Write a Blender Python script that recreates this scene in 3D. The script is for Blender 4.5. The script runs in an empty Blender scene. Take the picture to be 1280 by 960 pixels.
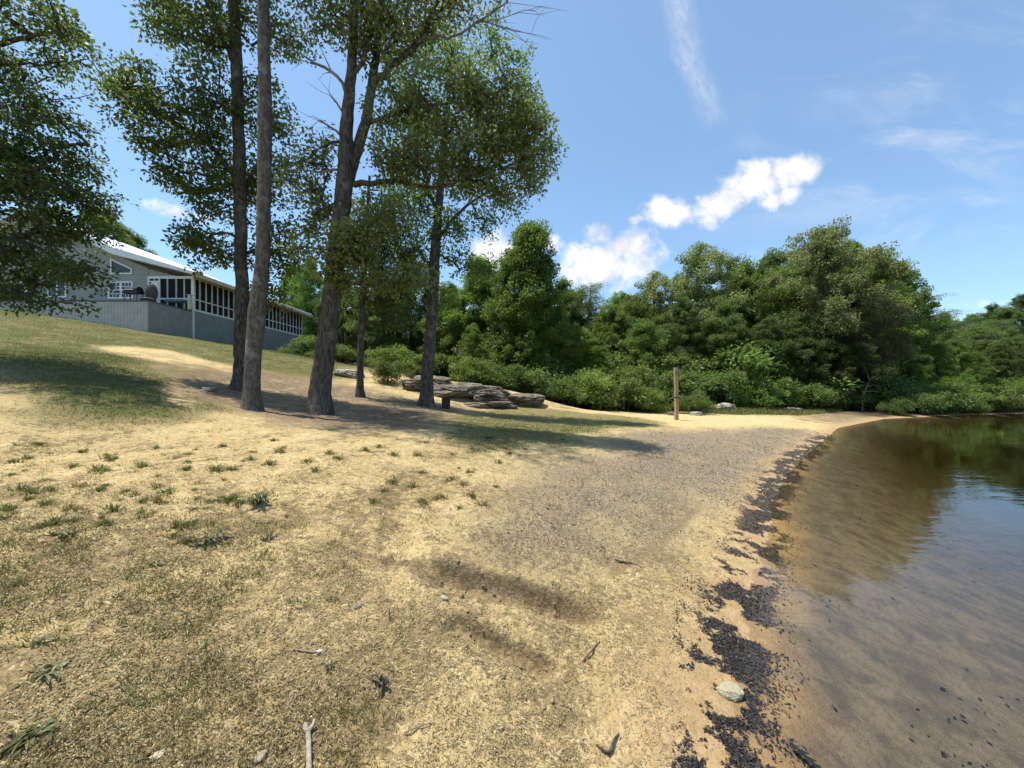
import bpy, bmesh, math, random
import numpy as np
from mathutils import Vector, Matrix

S = bpy.context.scene
COL = S.collection
R = math.radians
F, HY, CX, ZC = 481.0, 484.0, 640.0, 1.95      # focal length in pixels, horizon row, centre column, eye height over the water

# ------------------------------------------------------------------ camera, sky, sun, exposure
cam_d = bpy.data.cameras.new('camera')
cam = bpy.data.objects.new('camera', cam_d); COL.objects.link(cam)
cam.location = (0, 0, ZC); cam.rotation_euler = (R(90), 0, 0)
cam_d.sensor_width = 36; cam_d.lens = 36 * F / 1280
cam_d.shift_y = 4.0 / 1280
cam_d.clip_start = 0.05; cam_d.clip_end = 3000
S.camera = cam

SUN_EL, SUN_AZ = 72.0, -80.0                    # azimuth clockwise from +Y; from the left, a touch beyond the trees
sun_dir = Vector((math.sin(R(SUN_AZ)) * math.cos(R(SUN_EL)), math.cos(R(SUN_AZ)) * math.cos(R(SUN_EL)), math.sin(R(SUN_EL))))
sd_ = bpy.data.lights.new('sun', 'SUN'); sd_.energy = 4.4; sd_.angle = R(0.53); sd_.color = (1.0, 0.95, 0.86)
sun = bpy.data.objects.new('sun', sd_); COL.objects.link(sun)
sun.rotation_euler = sun_dir.to_track_quat('Z', 'Y').to_euler(); sun.location = (-20, 0, 40)

S.view_settings.view_transform = 'Standard'; S.view_settings.look = 'None'
S.view_settings.gamma = 1.0; S.view_settings.use_curve_mapping = False
S.view_settings.exposure = 0.62
S.cycles.use_denoising = True
S.cycles.max_bounces = 6; S.cycles.diffuse_bounces = 3; S.cycles.glossy_bounces = 3
S.cycles.transmission_bounces = 4; S.cycles.transparent_max_bounces = 8
S.cycles.caustics_reflective = False; S.cycles.caustics_refractive = False
S.cycles.sample_clamp_indirect = 6.0

# ------------------------------------------------------------------ node helper
class NT:
    def __init__(s, tree): s.t = tree; s.n = tree.nodes; s.l = tree.links
    def new(s, typ, **kw):
        n = s.n.new(typ)
        for k, v in kw.items(): setattr(n, k, v)
        return n
    def put(s, sock, v):
        if v is None: return
        if hasattr(v, 'bl_idname') or isinstance(v, bpy.types.NodeSocket): s.l.new(v, sock)
        else:
            if hasattr(sock, 'default_value'):
                dv = sock.default_value
                if hasattr(dv, '__len__') and isinstance(v, (tuple, list)):
                    if len(dv) == 4 and len(v) == 3: v = tuple(v) + (1,)
                sock.default_value = v
    def math(s, op, a, b=None, c=None, clamp=False):
        n = s.new('ShaderNodeMath', operation=op, use_clamp=clamp)
        s.put(n.inputs[0], a); s.put(n.inputs[1], b)
        if c is not None: s.put(n.inputs[2], c)
        return n.outputs[0]
    def vmath(s, op, a, b=None):
        n = s.new('ShaderNodeVectorMath', operation=op)
        s.put(n.inputs[0], a); s.put(n.inputs[1], b)
        return n.outputs['Value'] if op in ('LENGTH', 'DOT_PRODUCT', 'DISTANCE') else n.outputs[0]
    def sstep(s, v, a, b, lo=0.0, hi=1.0):
        n = s.new('ShaderNodeMapRange', interpolation_type='SMOOTHSTEP')
        s.put(n.inputs[0], v); s.put(n.inputs[1], a); s.put(n.inputs[2], b); s.put(n.inputs[3], lo); s.put(n.inputs[4], hi)
        return n.outputs[0]
    def noise(s, vec, scale, detail=4, rough=0.55, dist=0.0):
        n = s.new('ShaderNodeTexNoise'); s.put(n.inputs['Vector'], vec)
        n.inputs['Scale'].default_value = scale; n.inputs['Detail'].default_value = detail
        n.inputs['Roughness'].default_value = rough; n.inputs['Distortion'].default_value = dist
        return n.outputs['Fac']
    def mix(s, f, a, b, mode='MIX'):
        n = s.new('ShaderNodeMix', data_type='RGBA', blend_type=mode)
        s.put(n.inputs[0], f); s.put(n.inputs[6], a); s.put(n.inputs[7], b)
        return n.outputs[2]
    def mapping(s, vec, loc=(0, 0, 0), rot=(0, 0, 0), sc=(1, 1, 1), typ='POINT'):
        n = s.new('ShaderNodeMapping', vector_type=typ); s.put(n.inputs[0], vec)
        n.inputs[1].default_value = loc; n.inputs[2].default_value = rot; n.inputs[3].default_value = sc
        return n.outputs[0]
    def attr(s, name):
        n = s.new('ShaderNodeAttribute', attribute_name=name); return n.outputs['Fac']
    def bump(s, h, strength, dist):
        n = s.new('ShaderNodeBump'); s.put(n.inputs['Height'], h)
        n.inputs['Strength'].default_value = strength; n.inputs['Distance'].default_value = dist
        return n.outputs[0]

# ------------------------------------------------------------------ world: sky and clouds
W = bpy.data.worlds.new('World'); S.world = W; W.use_nodes = True
nt = NT(W.node_tree); nt.n.clear()
sky = nt.new('ShaderNodeTexSky', sky_type='NISHITA', sun_disc=False)
sky.sun_elevation = R(SUN_EL); sky.sun_rotation = R(SUN_AZ)
sky.air_density = 1.0; sky.dust_density = 0.9; sky.ozone_density = 2.0; sky.altitude = 200
dirv = nt.new('ShaderNodeTexCoord').outputs['Generated']
sx = nt.new('ShaderNodeSeparateXYZ'); nt.l.new(dirv, sx.inputs[0])
ys = nt.math('MAXIMUM', sx.outputs[1], 0.02)
u = nt.math('DIVIDE', sx.outputs[0], ys); v = nt.math('DIVIDE', sx.outputs[2], ys)
cmb = nt.new('ShaderNodeCombineXYZ'); nt.l.new(u, cmb.inputs[0]); nt.l.new(v, cmb.inputs[1])
uv = cmb.outputs[0]
def gno(px, py): return ((px - CX) / F, (HY - py) / F, 0)
n1 = nt.noise(uv, 9.0, 7, 0.6, 0.35); n2 = nt.noise(uv, 26.0, 6, 0.6, 0.2)
puff = None
for (px, py, rx, ry, rot, gain) in [(752, 333, 58, 33, 6, 1.0), (783, 308, 42, 26, 25, 1.0), (752, 293, 22, 18, 0, .9), (795, 330, 42, 24, 20, .8),
        (838, 266, 38, 21, 0, .95), (795, 275, 15, 9, 10, .75),
        (905, 250, 55, 24, 28, 1.0), (945, 228, 62, 26, 18, 1.0), (990, 212, 52, 24, 10, .95), (975, 248, 42, 14, 20, .75),
        (616, 316, 30, 32, 40, .95), (688, 303, 16, 15, 0, .75), (226, 266, 42, 12, -14, .72), (1225, 379, 34, 7, 2, .55)]:
    m = nt.mapping(uv, gno(px, py), (0, 0, R(rot)), (rx / F, ry / F, 1), 'TEXTURE')
    ln = nt.vmath('LENGTH', m)
    b = nt.sstep(ln, 1.6, 0.15, 0.0, gain)
    puff = b if puff is None else nt.math('MAXIMUM', puff, b)
nz = nt.math('ADD', nt.math('MULTIPLY', n1, 0.75), nt.math('MULTIPLY', n2, 0.45))
dens = nt.math('ADD', puff, nt.math('MULTIPLY', nt.math('SUBTRACT', nz, 0.60), 2.3))
cl = nt.math('MULTIPLY', nt.sstep(dens, 0.22, 0.98), nt.sstep(puff, 0.0, 0.25))
# contrail: soft band from (848,0) to (897,150)
def seg_band(a, b, w0, w1):
    A = gno(*a); B = gno(*b); dx, dy = B[0] - A[0], B[1] - A[1]; L = math.hypot(dx, dy)
    m = nt.mapping(uv, A, (0, 0, math.atan2(dy, dx)), (L, L, 1), 'TEXTURE')
    s = nt.new('ShaderNodeSeparateXYZ'); nt.l.new(m, s.inputs[0])
    wob = nt.math('MULTIPLY', nt.math('SUBTRACT', nt.noise(m, 3.0, 4, .6), 0.5), 0.16)
    cur = nt.math('ADD', s.outputs[1], nt.math('ADD', wob, nt.math('MULTIPLY', nt.math('MULTIPLY', s.outputs[0], nt.math('SUBTRACT', s.outputs[0], 1.0)), -0.18)))
    d = nt.sstep(nt.math('ABSOLUTE', cur), w1, w0)
    e = nt.math('MULTIPLY', nt.sstep(s.outputs[0], 1.05, 0.8), nt.sstep(s.outputs[0], -2.0, -0.6))
    g = nt.noise(nt.mapping(m, sc=(9, 22, 1)), 1.0, 5, .65)
    return nt.math('MULTIPLY', nt.math('MULTIPLY', d, e), nt.sstep(g, 0.25, 0.75, 0.25, 1.0))
trail = nt.math('MULTIPLY', seg_band((846, -10), (898, 158), 0.0, 0.15), 0.38)
# thin cirrus to the right
cir = nt.noise(nt.mapping(uv, rot=(0, 0, R(-28)), sc=(1.6, 4.6, 1)), 1.6, 6, 0.62, 0.8)
cm = nt.vmath('LENGTH', nt.mapping(uv, gno(1180, 190), (0, 0, R(20)), (0.75, 0.42, 1), 'TEXTURE'))
cirrus = nt.math('MULTIPLY', nt.math('MULTIPLY', nt.sstep(cir, 0.42, 0.8), nt.sstep(cm, 1.2, 0.1)), 0.40)
lowm = nt.vmath('LENGTH', nt.mapping(uv, gno(1010, 272), (0, 0, R(8)), (0.42, 0.06, 1), 'TEXTURE'))
low = nt.math('MULTIPLY', nt.sstep(lowm, 1.1, 0.0), nt.sstep(cir, 0.3, 0.7, 0.06, 0.22))
front = nt.sstep(sx.outputs[1], 0.03, 0.12)
tot = nt.math('MAXIMUM', nt.math('MAXIMUM', cl, trail), nt.math('MAXIMUM', cirrus, low))
tot = nt.math('MULTIPLY', tot, front)
skyc = nt.mix(0.14, nt.mix(1.0, sky.outputs[0], (0.84, 1.03, 1.08), 'MULTIPLY'), (3.0, 3.7, 4.3))
shade = nt.sstep(n1, 0.3, 0.7, 4.2, 5.6)
cc = nt.new('ShaderNodeCombineXYZ'); nt.l.new(shade, cc.inputs[0]); nt.l.new(nt.math('MULTIPLY', shade, 1.0), cc.inputs[1]); nt.l.new(nt.math('MULTIPLY', shade, 1.05), cc.inputs[2])
bg = nt.new('ShaderNodeBackground'); nt.l.new(nt.mix(tot, skyc, cc.outputs[0]), bg.inputs[0]); bg.inputs[1].default_value = 0.135
wo = nt.new('ShaderNodeOutputWorld'); nt.l.new(bg.outputs[0], wo.inputs[0])

# ------------------------------------------------------------------ object helpers
def tag(o, label=None, cat=None, group=None, kind=None):
    if label: o['label'] = label
    if cat: o['category'] = cat
    if group: o['group'] = group
    if kind: o['kind'] = kind
    return o
def empty(name, loc=(0, 0, 0), rz=0, label=None, cat=None, group=None):
    o = bpy.data.objects.new(name, None); COL.objects.link(o)
    o.location = loc; o.rotation_euler = (0, 0, rz); o.empty_display_size = 0.2
    return tag(o, label, cat, group)
def mesh_np(name, V, polys, mat, parent=None, attrs=None, smooth=True):
    """polys: list of int arrays (n,3) or (n,4)"""
    me = bpy.data.meshes.new(name)
    V = np.asarray(V, dtype=np.float32)
    polys = [np.asarray(p, dtype=np.int32) for p in polys if len(p)]
    idx = np.concatenate([p.ravel() for p in polys])
    tot_ = np.concatenate([np.full(len(p), p.shape[1], np.int32) for p in polys])
    start = np.concatenate([[0], np.cumsum(tot_)[:-1]]).astype(np.int32)
    me.vertices.add(len(V)); me.vertices.foreach_set('co', V.ravel())
    me.loops.add(len(idx)); me.loops.foreach_set('vertex_index', idx)
    me.polygons.add(len(tot_)); me.polygons.foreach_set('loop_start', start)
    try: me.polygons.foreach_set('loop_total', tot_)
    except Exception: pass
    me.polygons.foreach_set('use_smooth', np.full(len(tot_), smooth))
    if attrs:
        for k, a in attrs.items():
            at = me.attributes.new(k, 'FLOAT', 'POINT'); at.data.foreach_set('value', np.asarray(a, dtype=np.float32))
    me.update(calc_edges=True); me.validate()
    if mat: me.materials.append(mat)
    o = bpy.data.objects.new(name, me); COL.objects.link(o)
    if parent: o.parent = parent
    return o
def bm_obj(name, bm, mat, parent=None, smooth=False):
    bmesh.ops.recalc_face_normals(bm, faces=bm.faces)
    me = bpy.data.meshes.new(name); bm.to_mesh(me); bm.free()
    for p in me.polygons: p.use_smooth = smooth
    me.materials.append(mat)
    o = bpy.data.objects.new(name, me); COL.objects.link(o)
    if parent: o.parent = parent
    return o
def box(bm, x0, x1, y0, y1, z0, z1):
    vs = [bm.verts.new(p) for p in ((x0, y0, z0), (x1, y0, z0), (x1, y1, z0), (x0, y1, z0), (x0, y0, z1), (x1, y0, z1), (x1, y1, z1), (x0, y1, z1))]
    for f in ((0, 3, 2, 1), (4, 5, 6, 7), (0, 1, 5, 4), (1, 2, 6, 5), (2, 3, 7, 6), (3, 0, 4, 7)): bm.faces.new([vs[i] for i in f])
def prism_y(bm, poly, y0, y1):
    """poly of (x,z), extruded along y"""
    a = [bm.verts.new((x, y0, z)) for x, z in poly]; b = [bm.verts.new((x, y1, z)) for x, z in poly]
    n = len(poly); bm.faces.new(a); bm.faces.new(b[::-1])
    for i in range(n): bm.faces.new([a[i], b[i], b[(i + 1) % n], a[(i + 1) % n]])

# ------------------------------------------------------------------ numeric noise
def _h(i, j, seed):
    n = (i.astype(np.int64) * 374761393 + j.astype(np.int64) * 668265263 + seed * 1442695041) & 0x7fffffff
    n = ((n ^ (n >> 13)) * 1274126177) & 0x7fffffff
    return ((n ^ (n >> 16)) & 0xffff) / 65535.0
def vn(x, y, seed=0):
    xi = np.floor(x); yi = np.floor(y); fx = x - xi; fy = y - yi
    fx = fx * fx * (3 - 2 * fx); fy = fy * fy * (3 - 2 * fy)
    xi = xi.astype(np.int64); yi = yi.astype(np.int64)
    a = _h(xi, yi, seed); b = _h(xi + 1, yi, seed); c = _h(xi, yi + 1, seed); d = _h(xi + 1, yi + 1, seed)
    return (a * (1 - fx) + b * fx) * (1 - fy) + (c * (1 - fx) + d * fx) * fy
def fbm(x, y, sc, oct=4, seed=0, gain=0.5):
    s = 0; a = 1; t = 0
    for k in range(oct):
        s = s + a * vn(x * sc + 17.3 * k, y * sc - 9.1 * k, seed + k); t += a; a *= gain; sc *= 2.03
    return s / t
def ss(a, b, x):
    t = np.clip((x - a) / (b - a), 0, 1); return t * t * (3 - 2 * t)

# ------------------------------------------------------------------ terrain
def P(px, py, Y): return ((px - CX) / F * Y, Y, ZC - (py - HY) / F * Y)
def Z(px, py, z):
    Y = (ZC - z) * F / (py - HY); return ((px - CX) / F * Y, Y, z)
shore_px = [(935, 1020), (928, 960), (915, 905), (920, 850), (938, 750), (958, 680), (968, 620), (1000, 575), (1035, 546), (1047, 535), (1105, 523.5), (1200, 519), (1280, 517)]
shore = [(0.6, -30.0), (0.9, -8.0), (1.05, -1.0)] + [Z(px, py, 0.0)[:2] for px, py in shore_px] + [(62., 34.), (110., 48.)]
shore = np.array(shore)
def shore_sd(x, y):
    """distance to the waterline, positive on land"""
    best = np.full(np.shape(x), 1e9); sgn = np.ones(np.shape(x))
    for i in range(len(shore) - 1):
        a = shore[i]; b = shore[i + 1]; d = b - a; L2 = d @ d
        t = np.clip(((x - a[0]) * d[0] + (y - a[1]) * d[1]) / L2, 0, 1)
        dx = x - a[0] - t * d[0]; dy = y - a[1] - t * d[1]; q = np.hypot(dx, dy)
        cr = d[0] * (y - a[1]) - d[1] * (x - a[0])
        m = q < best - 1e-9
        sgn = np.where(m, np.sign(cr), sgn); best = np.where(m, q, best)
    return best * sgn
ctrl = [Z(px, py, 0.0) for px, py in shore_px[1:]] + [(1.0, -1, 0.0), (.9, -8, 0), (62, 34, 0)]
ctrl += [(0, 0, .25), (0, -6, .35), (-6, -6, 1.0), (-20, -10, 3.0), (-20, -40, 3.5),
 Z(640, 960, .22), Z(0, 960, .42), P(0, 720, 2.4), P(0, 581, 4.7), P(0, 491, 7), P(0, 453, 10), P(0, 415, 15.5), P(0, 386, 23.6), P(-200, 372, 23.6), P(-300, 430, 10), P(-400, 480, 6),
 P(185, 415, 23.5), P(185, 497, 8.3), P(200, 460, 13), P(242, 423, 27), P(310, 433, 33), P(375, 443.5, 41), P(300, 487, 13), P(315, 513, 10), P(398, 517, 11), P(450, 497, 16), P(533, 507, 16),
 P(435, 468, 21), P(440, 457, 27), P(490, 480, 20), P(600, 510, 18.5), P(560, 480, 22), P(640, 490, 21.5), P(685, 507, 20), P(700, 507, 25),
 P(760, 516, 21), P(845, 525, 18.2), Z(950, 527, .2), P(900, 511, 26), Z(1000, 512, .26), Z(1060, 516, .12),
 Z(640, 540, .75), Z(640, 600, .58), Z(640, 700, .42), Z(800, 600, .33), Z(800, 545, .45), Z(900, 540, .3), Z(900, 700, .12), Z(850, 850, .07), Z(760, 960, .1), Z(500, 560, .95), Z(300, 560, 1.05),
 Z(300, 700, .62), Z(150, 620, .95),
 (-40, 41, 8.5), (-60, 20, 12), (-20, 60, 6), (0, 32, 1.7), (0, 45, 3), (10, 34, 1.2), (20, 34, .9), (30, 36, 1.0), (10, 60, 7), (0, 110, 12), (-60, 110, 14), (40, 60, 5), (45, 40, 1.5), (65, 52, 3.5), (80, 75, 8), (120, 80, 10), (60, 110, 14), (120, 140, 18), (-120, 60, 16), (-120, -60, 10),
 (3.2, 1.5, -.18), (4.2, 3, -.22), (5.5, 5.2, -.32), (6, 1, -.5), (8, 6, -.65), (11, 10, -.7), (10, 2, -1.0), (16, 14, -1.0), (25, 20, -.9), (35, 25, -.9), (25, 8, -2.2), (40, 15, -2.4), (12, -8, -1.6), (30, -20, -2.6), (70, 10, -2.4), (80, -30, -2.6), (60, 30, -.6)]
ctrl = np.array(ctrl)
def _phi(r2): return 0.5 * r2 * np.log(r2 + 1e-9)
def _tps_fit(c, lam):
    n = len(c); A = np.zeros((n + 3, n + 3))
    d2 = (c[:, None, 0] - c[None, :, 0]) ** 2 + (c[:, None, 1] - c[None, :, 1]) ** 2
    A[:n, :n] = _phi(d2) + lam * np.eye(n)
    A[:n, n] = 1; A[:n, n + 1:] = c[:, :2]; A[n, :n] = 1; A[n + 1:, :n] = c[:, :2].T
    return np.linalg.solve(A, np.concatenate([c[:, 2], [0, 0, 0]]))
_w = _tps_fit(ctrl, 0.35)
def H0(x, y):
    x = np.asarray(x, float); y = np.asarray(y, float)
    z = _w[-3] + _w[-2] * x + _w[-1] * y
    for i in range(len(ctrl)): z = z + _w[i] * _phi((x - ctrl[i, 0]) ** 2 + (y - ctrl[i, 1]) ** 2)
    sd = shore_sd(x, y)
    # keep land above and lake bed below the water, meeting at the waterline
    near = np.clip(np.abs(sd) / 2.2, 0, 1)
    zl = np.maximum(z, np.minimum(0.10 * sd, 0.25)); zl = zl * near + (1 - near) * 0.085 * sd
    zw = np.minimum(z, np.maximum(0.05 * sd, -0.4)); zw = zw * near + (1 - near) * 0.075 * sd
    z = np.where(sd > 0, zl, zw)
    return np.clip(z, -3.2, 45)
# ruts left by a vehicle, and shallow tracks: (polyline in pixels, half width, depth, lip)
def ray(px, py):
    d = np.array([(px - CX) / F, 1.0, (HY - py) / F])
    Ys = np.concatenate([np.arange(1.2, 12, .04), np.arange(12, 70, .1)])
    zz = ZC + d[2] * Ys; hh = H0(d[0] * Ys, Ys)
    k = np.argmax(zz < hh)
    if zz[k] >= hh[k]: k = len(Ys) - 1
    return np.array([d[0] * Ys[k], Ys[k]])
def line_px(pts):
    q = np.array([ray(*p) for p in pts]); t = np.arange(len(q)); tt = np.linspace(0, len(q) - 1, 25)
    c = [np.polyfit(t, q[:, k], min(3, len(q) - 1)) for k in (0, 1)]
    return np.stack([np.polyval(c[0], tt), np.polyval(c[1], tt)], 1)
def pl_dist(x, y, L):
    best = np.full(np.shape(x), 1e9); sg = np.zeros(np.shape(x)); tt = np.zeros(np.shape(x))
    n = len(L) - 1
    for i in range(n):
        a, b = L[i], L[i + 1]; d = b - a; t = np.clip(((x - a[0]) * d[0] + (y - a[1]) * d[1]) / (d @ d), 0, 1)
        dx = x - a[0] - t * d[0]; dy = y - a[1] - t * d[1]; q = np.hypot(dx, dy); m = q < best
        cr = d[0] * dy - d[1] * dx
        sg = np.where(m, np.sign(cr), sg); tt = np.where(m, (i + t) / n, tt); best = np.where(m, q, best)
    return best * np.where(sg == 0, 1, sg), tt
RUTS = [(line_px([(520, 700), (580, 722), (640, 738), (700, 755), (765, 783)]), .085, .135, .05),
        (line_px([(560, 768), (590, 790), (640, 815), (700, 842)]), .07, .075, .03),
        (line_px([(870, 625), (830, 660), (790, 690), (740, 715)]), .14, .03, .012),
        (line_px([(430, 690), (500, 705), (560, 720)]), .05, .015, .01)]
def micro(x, y):
    """near-field relief; amplitude fades with distance"""
    r = np.hypot(x, y)
    fade = 1 - ss(10, 30, r)
    sd = shore_sd(x, y)
    land = ss(-0.05, .7, sd)
    z = (fbm(x, y, 1.1, 3, 5) - .5) * .05 * land
    z = z + (fbm(x, y, 4, 3, 11) - .5) * .05 * fade * (0.35 + .65 * land)
    rough = fbm(x, y, 0.9, 2, 71)
    z = z + (fbm(x, y, 20, 3, 23) - .5) * .03 * fade * land * (.5 + rough)
    z = z + (vn(x * 75, y * 75, 3) - .5) * .007 * (1 - ss(4, 9, r)) * land
    for L, w, dep, lip in RUTS:
        xj = x + (fbm(x, y, 5, 2, 31) - .5) * .07; yj = y + (fbm(x, y, 5, 2, 37) - .5) * .07
        d, t = pl_dist(xj, yj, L); e = ss(0, .15, t) * (1 - ss(.85, 1, t))
        q_ = d / w; tr = ss(-3.2, .2, q_) * (1 - ss(.72, 1.08, q_))
        z = z - dep * tr * e
        z = z + lip * np.exp(-((q_ - 1.75) / .7) ** 2) * e * (.5 + fbm(x, y, 6, 2, 43)) + lip * .5 * np.exp(-((q_ + 3.4) / 1.2) ** 2) * e
        z = z + tr * e * (fbm(x, y, 14, 2, 41) - .5) * dep * .35
    return z
def H(x, y): return H0(x, y) + micro(np.asarray(x, float), np.asarray(y, float))
def hz(x, y): return float(H(np.array([x]), np.array([y]))[0])

def poly_mask(x, y, pts, soft):
    L = np.array(pts); n = len(L)
    ins = np.zeros(np.shape(x), bool); best = np.full(np.shape(x), 1e9)
    for i in range(n):
        a, b = L[i], L[(i + 1) % n]; d = b - a
        t = np.clip(((x - a[0]) * d[0] + (y - a[1]) * d[1]) / (d @ d + 1e-9), 0, 1)
        best = np.minimum(best, np.hypot(x - a[0] - t * d[0], y - a[1] - t * d[1]))
        c = ((a[1] > y) != (b[1] > y)) & (x < d[0] * (y - a[1]) / (d[1] if abs(d[1]) > 1e-9 else 1e-9) + a[0])
        ins ^= c
    s = np.where(ins, best, -best)
    return ss(-soft, soft, s)
def rp(pts): return [ray(*p) for p in pts]
POLY = dict(
 litter=rp([(590, 650), (660, 600), (740, 562), (800, 541), (900, 536), (1000, 536), (1030, 545), (1000, 575), (985, 605), (950, 640), (870, 640), (790, 660), (700, 690), (620, 690)]),
 hill=rp([(2, 470), (2, 396), (100, 400), (185, 418), (242, 426), (330, 438), (372, 446), (440, 462), (420, 476), (300, 470), (230, 478), (300, 508), (220, 525), (120, 530), (2, 528)]) ,
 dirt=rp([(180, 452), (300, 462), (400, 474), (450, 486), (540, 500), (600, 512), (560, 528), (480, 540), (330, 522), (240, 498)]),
 flat=rp([(520, 552), (545, 525), (600, 512), (690, 510), (780, 520), (845, 530), (770, 540), (690, 560), (600, 572)]),
 strip=rp([(690, 511), (850, 517), (950, 521), (1040, 531), (1035, 536), (1010, 540), (850, 532), (720, 519)]),
 bare1=rp([(120, 432), (170, 434), (235, 446), (300, 462), (290, 470), (215, 456), (150, 444)]), bare2=rp([(182, 500), (205, 488), (245, 484), (250, 492), (215, 506)]),
 bank=rp([(872, 516), (890, 509), (960, 507), (1050, 513), (1010, 519), (930, 520)]),
)
def wpoly(name): return POLY[name]
def masks(x, y):
    wx = x + (fbm(x, y, .45, 3, 51) - .5) * 1.6; wy = y + (fbm(x, y, .45, 3, 57) - .5) * 1.6
    r = np.hypot(x, y); sd = shore_sd(x, y)
    m = {}
    hillfar = ss(8, 16, -x + (y - 10) * .25) * ss(-6, 3, y) 
    m['grass'] = np.clip(np.maximum.reduce([poly_mask(wx, wy, POLY['hill'], .9), .75 * poly_mask(wx, wy, POLY['flat'], .8), poly_mask(wx, wy, POLY['bank'], .5), hillfar * ss(9, 14, r)]), 0, 1)
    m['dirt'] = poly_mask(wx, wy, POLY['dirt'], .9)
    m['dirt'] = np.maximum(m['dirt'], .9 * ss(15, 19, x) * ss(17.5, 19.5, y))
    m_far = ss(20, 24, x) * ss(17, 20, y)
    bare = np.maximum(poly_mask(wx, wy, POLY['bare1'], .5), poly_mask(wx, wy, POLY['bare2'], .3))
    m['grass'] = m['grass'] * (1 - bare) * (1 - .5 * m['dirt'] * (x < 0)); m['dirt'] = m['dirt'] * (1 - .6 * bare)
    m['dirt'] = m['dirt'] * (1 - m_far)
    m['strip'] = poly_mask(x + (wx - x) * .35, y + (wy - y) * .35, POLY['strip'], .5)
    m['litter'] = poly_mask(x + (wx - x) * .6, y + (wy - y) * .6, POLY['litter'], .9)
    m['wet'] = 1 - ss(0.05, .95, sd + (fbm(x, y, 1.7, 3, 63) - .5) * .7)
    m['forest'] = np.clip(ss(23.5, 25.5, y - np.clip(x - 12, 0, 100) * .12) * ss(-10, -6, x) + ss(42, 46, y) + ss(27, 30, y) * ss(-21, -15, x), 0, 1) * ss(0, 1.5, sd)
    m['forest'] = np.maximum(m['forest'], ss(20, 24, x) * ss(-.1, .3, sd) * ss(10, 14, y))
    m['thatch'] = np.clip(ss(6.5, 2.2, r) * .55 + ss(.5, -3.5, x) * ss(5, 2, y) * .4, 0, 1)
    m['under'] = ss(0.05, -.6, sd + (fbm(x, y, 3, 2, 65) - .5) * .3)
    m['stain'] = (1 - ss(13, 18, y)) * np.exp(-((sd - .08) / (.24 * (1 + .07 * y))) ** 2) * ss(.43, .54, fbm(x, y, 3.6, 5, 91, .62) + .05 * ss(4, 12, y) + .02) * (sd > -1.2)
    m['deep'] = ss(-1, -6.5, sd)
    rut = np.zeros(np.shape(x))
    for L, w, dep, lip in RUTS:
        d, t = pl_dist(x, y, L); e = ss(0, .15, t) * (1 - ss(.85, 1, t)); rut = np.maximum(rut, np.clip(np.exp(-((d / w - .7) / .45) ** 2) + .25 * np.exp(-((d / w + .6) / 1.1) ** 2), 0, 1) * e)  # strongest on the far wall, where shade is painted in
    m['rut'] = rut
    return m

# ground sheet: rings round the viewer's feet, fine where the picture looks
rs = [0.0, .25, .5, .8, 1.1]
while rs[-1] < 260:
    r_ = rs[-1]; rs.append(r_ + min(max(.012, r_ * r_ / 640), r_ * .0135))
rs = np.array(rs[1:])
ang = np.concatenate([np.linspace(-64, 64, 860), np.arange(66, 296, 2.5)])
ang = np.radians(ang)
A_, R_ = np.meshgrid(ang, rs)
gx = (R_ * np.sin(A_)).ravel(); gy = (R_ * np.cos(A_)).ravel()
gz = H(gx, gy); gm = masks(gx, gy)
nr, na = len(rs), len(ang)
i0 = np.arange(nr - 1)[:, None] * na + np.arange(na)[None, :]
i1 = np.arange(nr - 1)[:, None] * na + (np.arange(na)[None, :] + 1) % na
quads = np.stack([i0, i1, i1 + na, i0 + na], -1).reshape(-1, 4)[:, ::-1]
cen = len(gx)
tri = np.stack([np.full(na, cen), np.arange(na), (np.arange(na) + 1) % na], -1)[:, ::-1]
GV = np.stack([np.append(gx, 0), np.append(gy, 0), np.append(gz, hz(0, 0))], -1)

def new_mat(name):
    m = bpy.data.materials.new(name); m.use_nodes = True; t = NT(m.node_tree); t.n.clear()
    out = t.new('ShaderNodeOutputMaterial'); return m, t, out
def principled(t, out, col, rough=.8, normal=None, spec=.3, metal=0.0):
    p = t.new('ShaderNodeBsdfPrincipled'); t.put(p.inputs['Base Color'], col); t.put(p.inputs['Roughness'], rough)
    p.inputs['Specular IOR Level'].default_value = spec; p.inputs['Metallic'].default_value = metal
    if normal is not None: t.l.new(normal, p.inputs['Normal'])
    t.l.new(p.outputs[0], out.inputs[0]); return p

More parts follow.
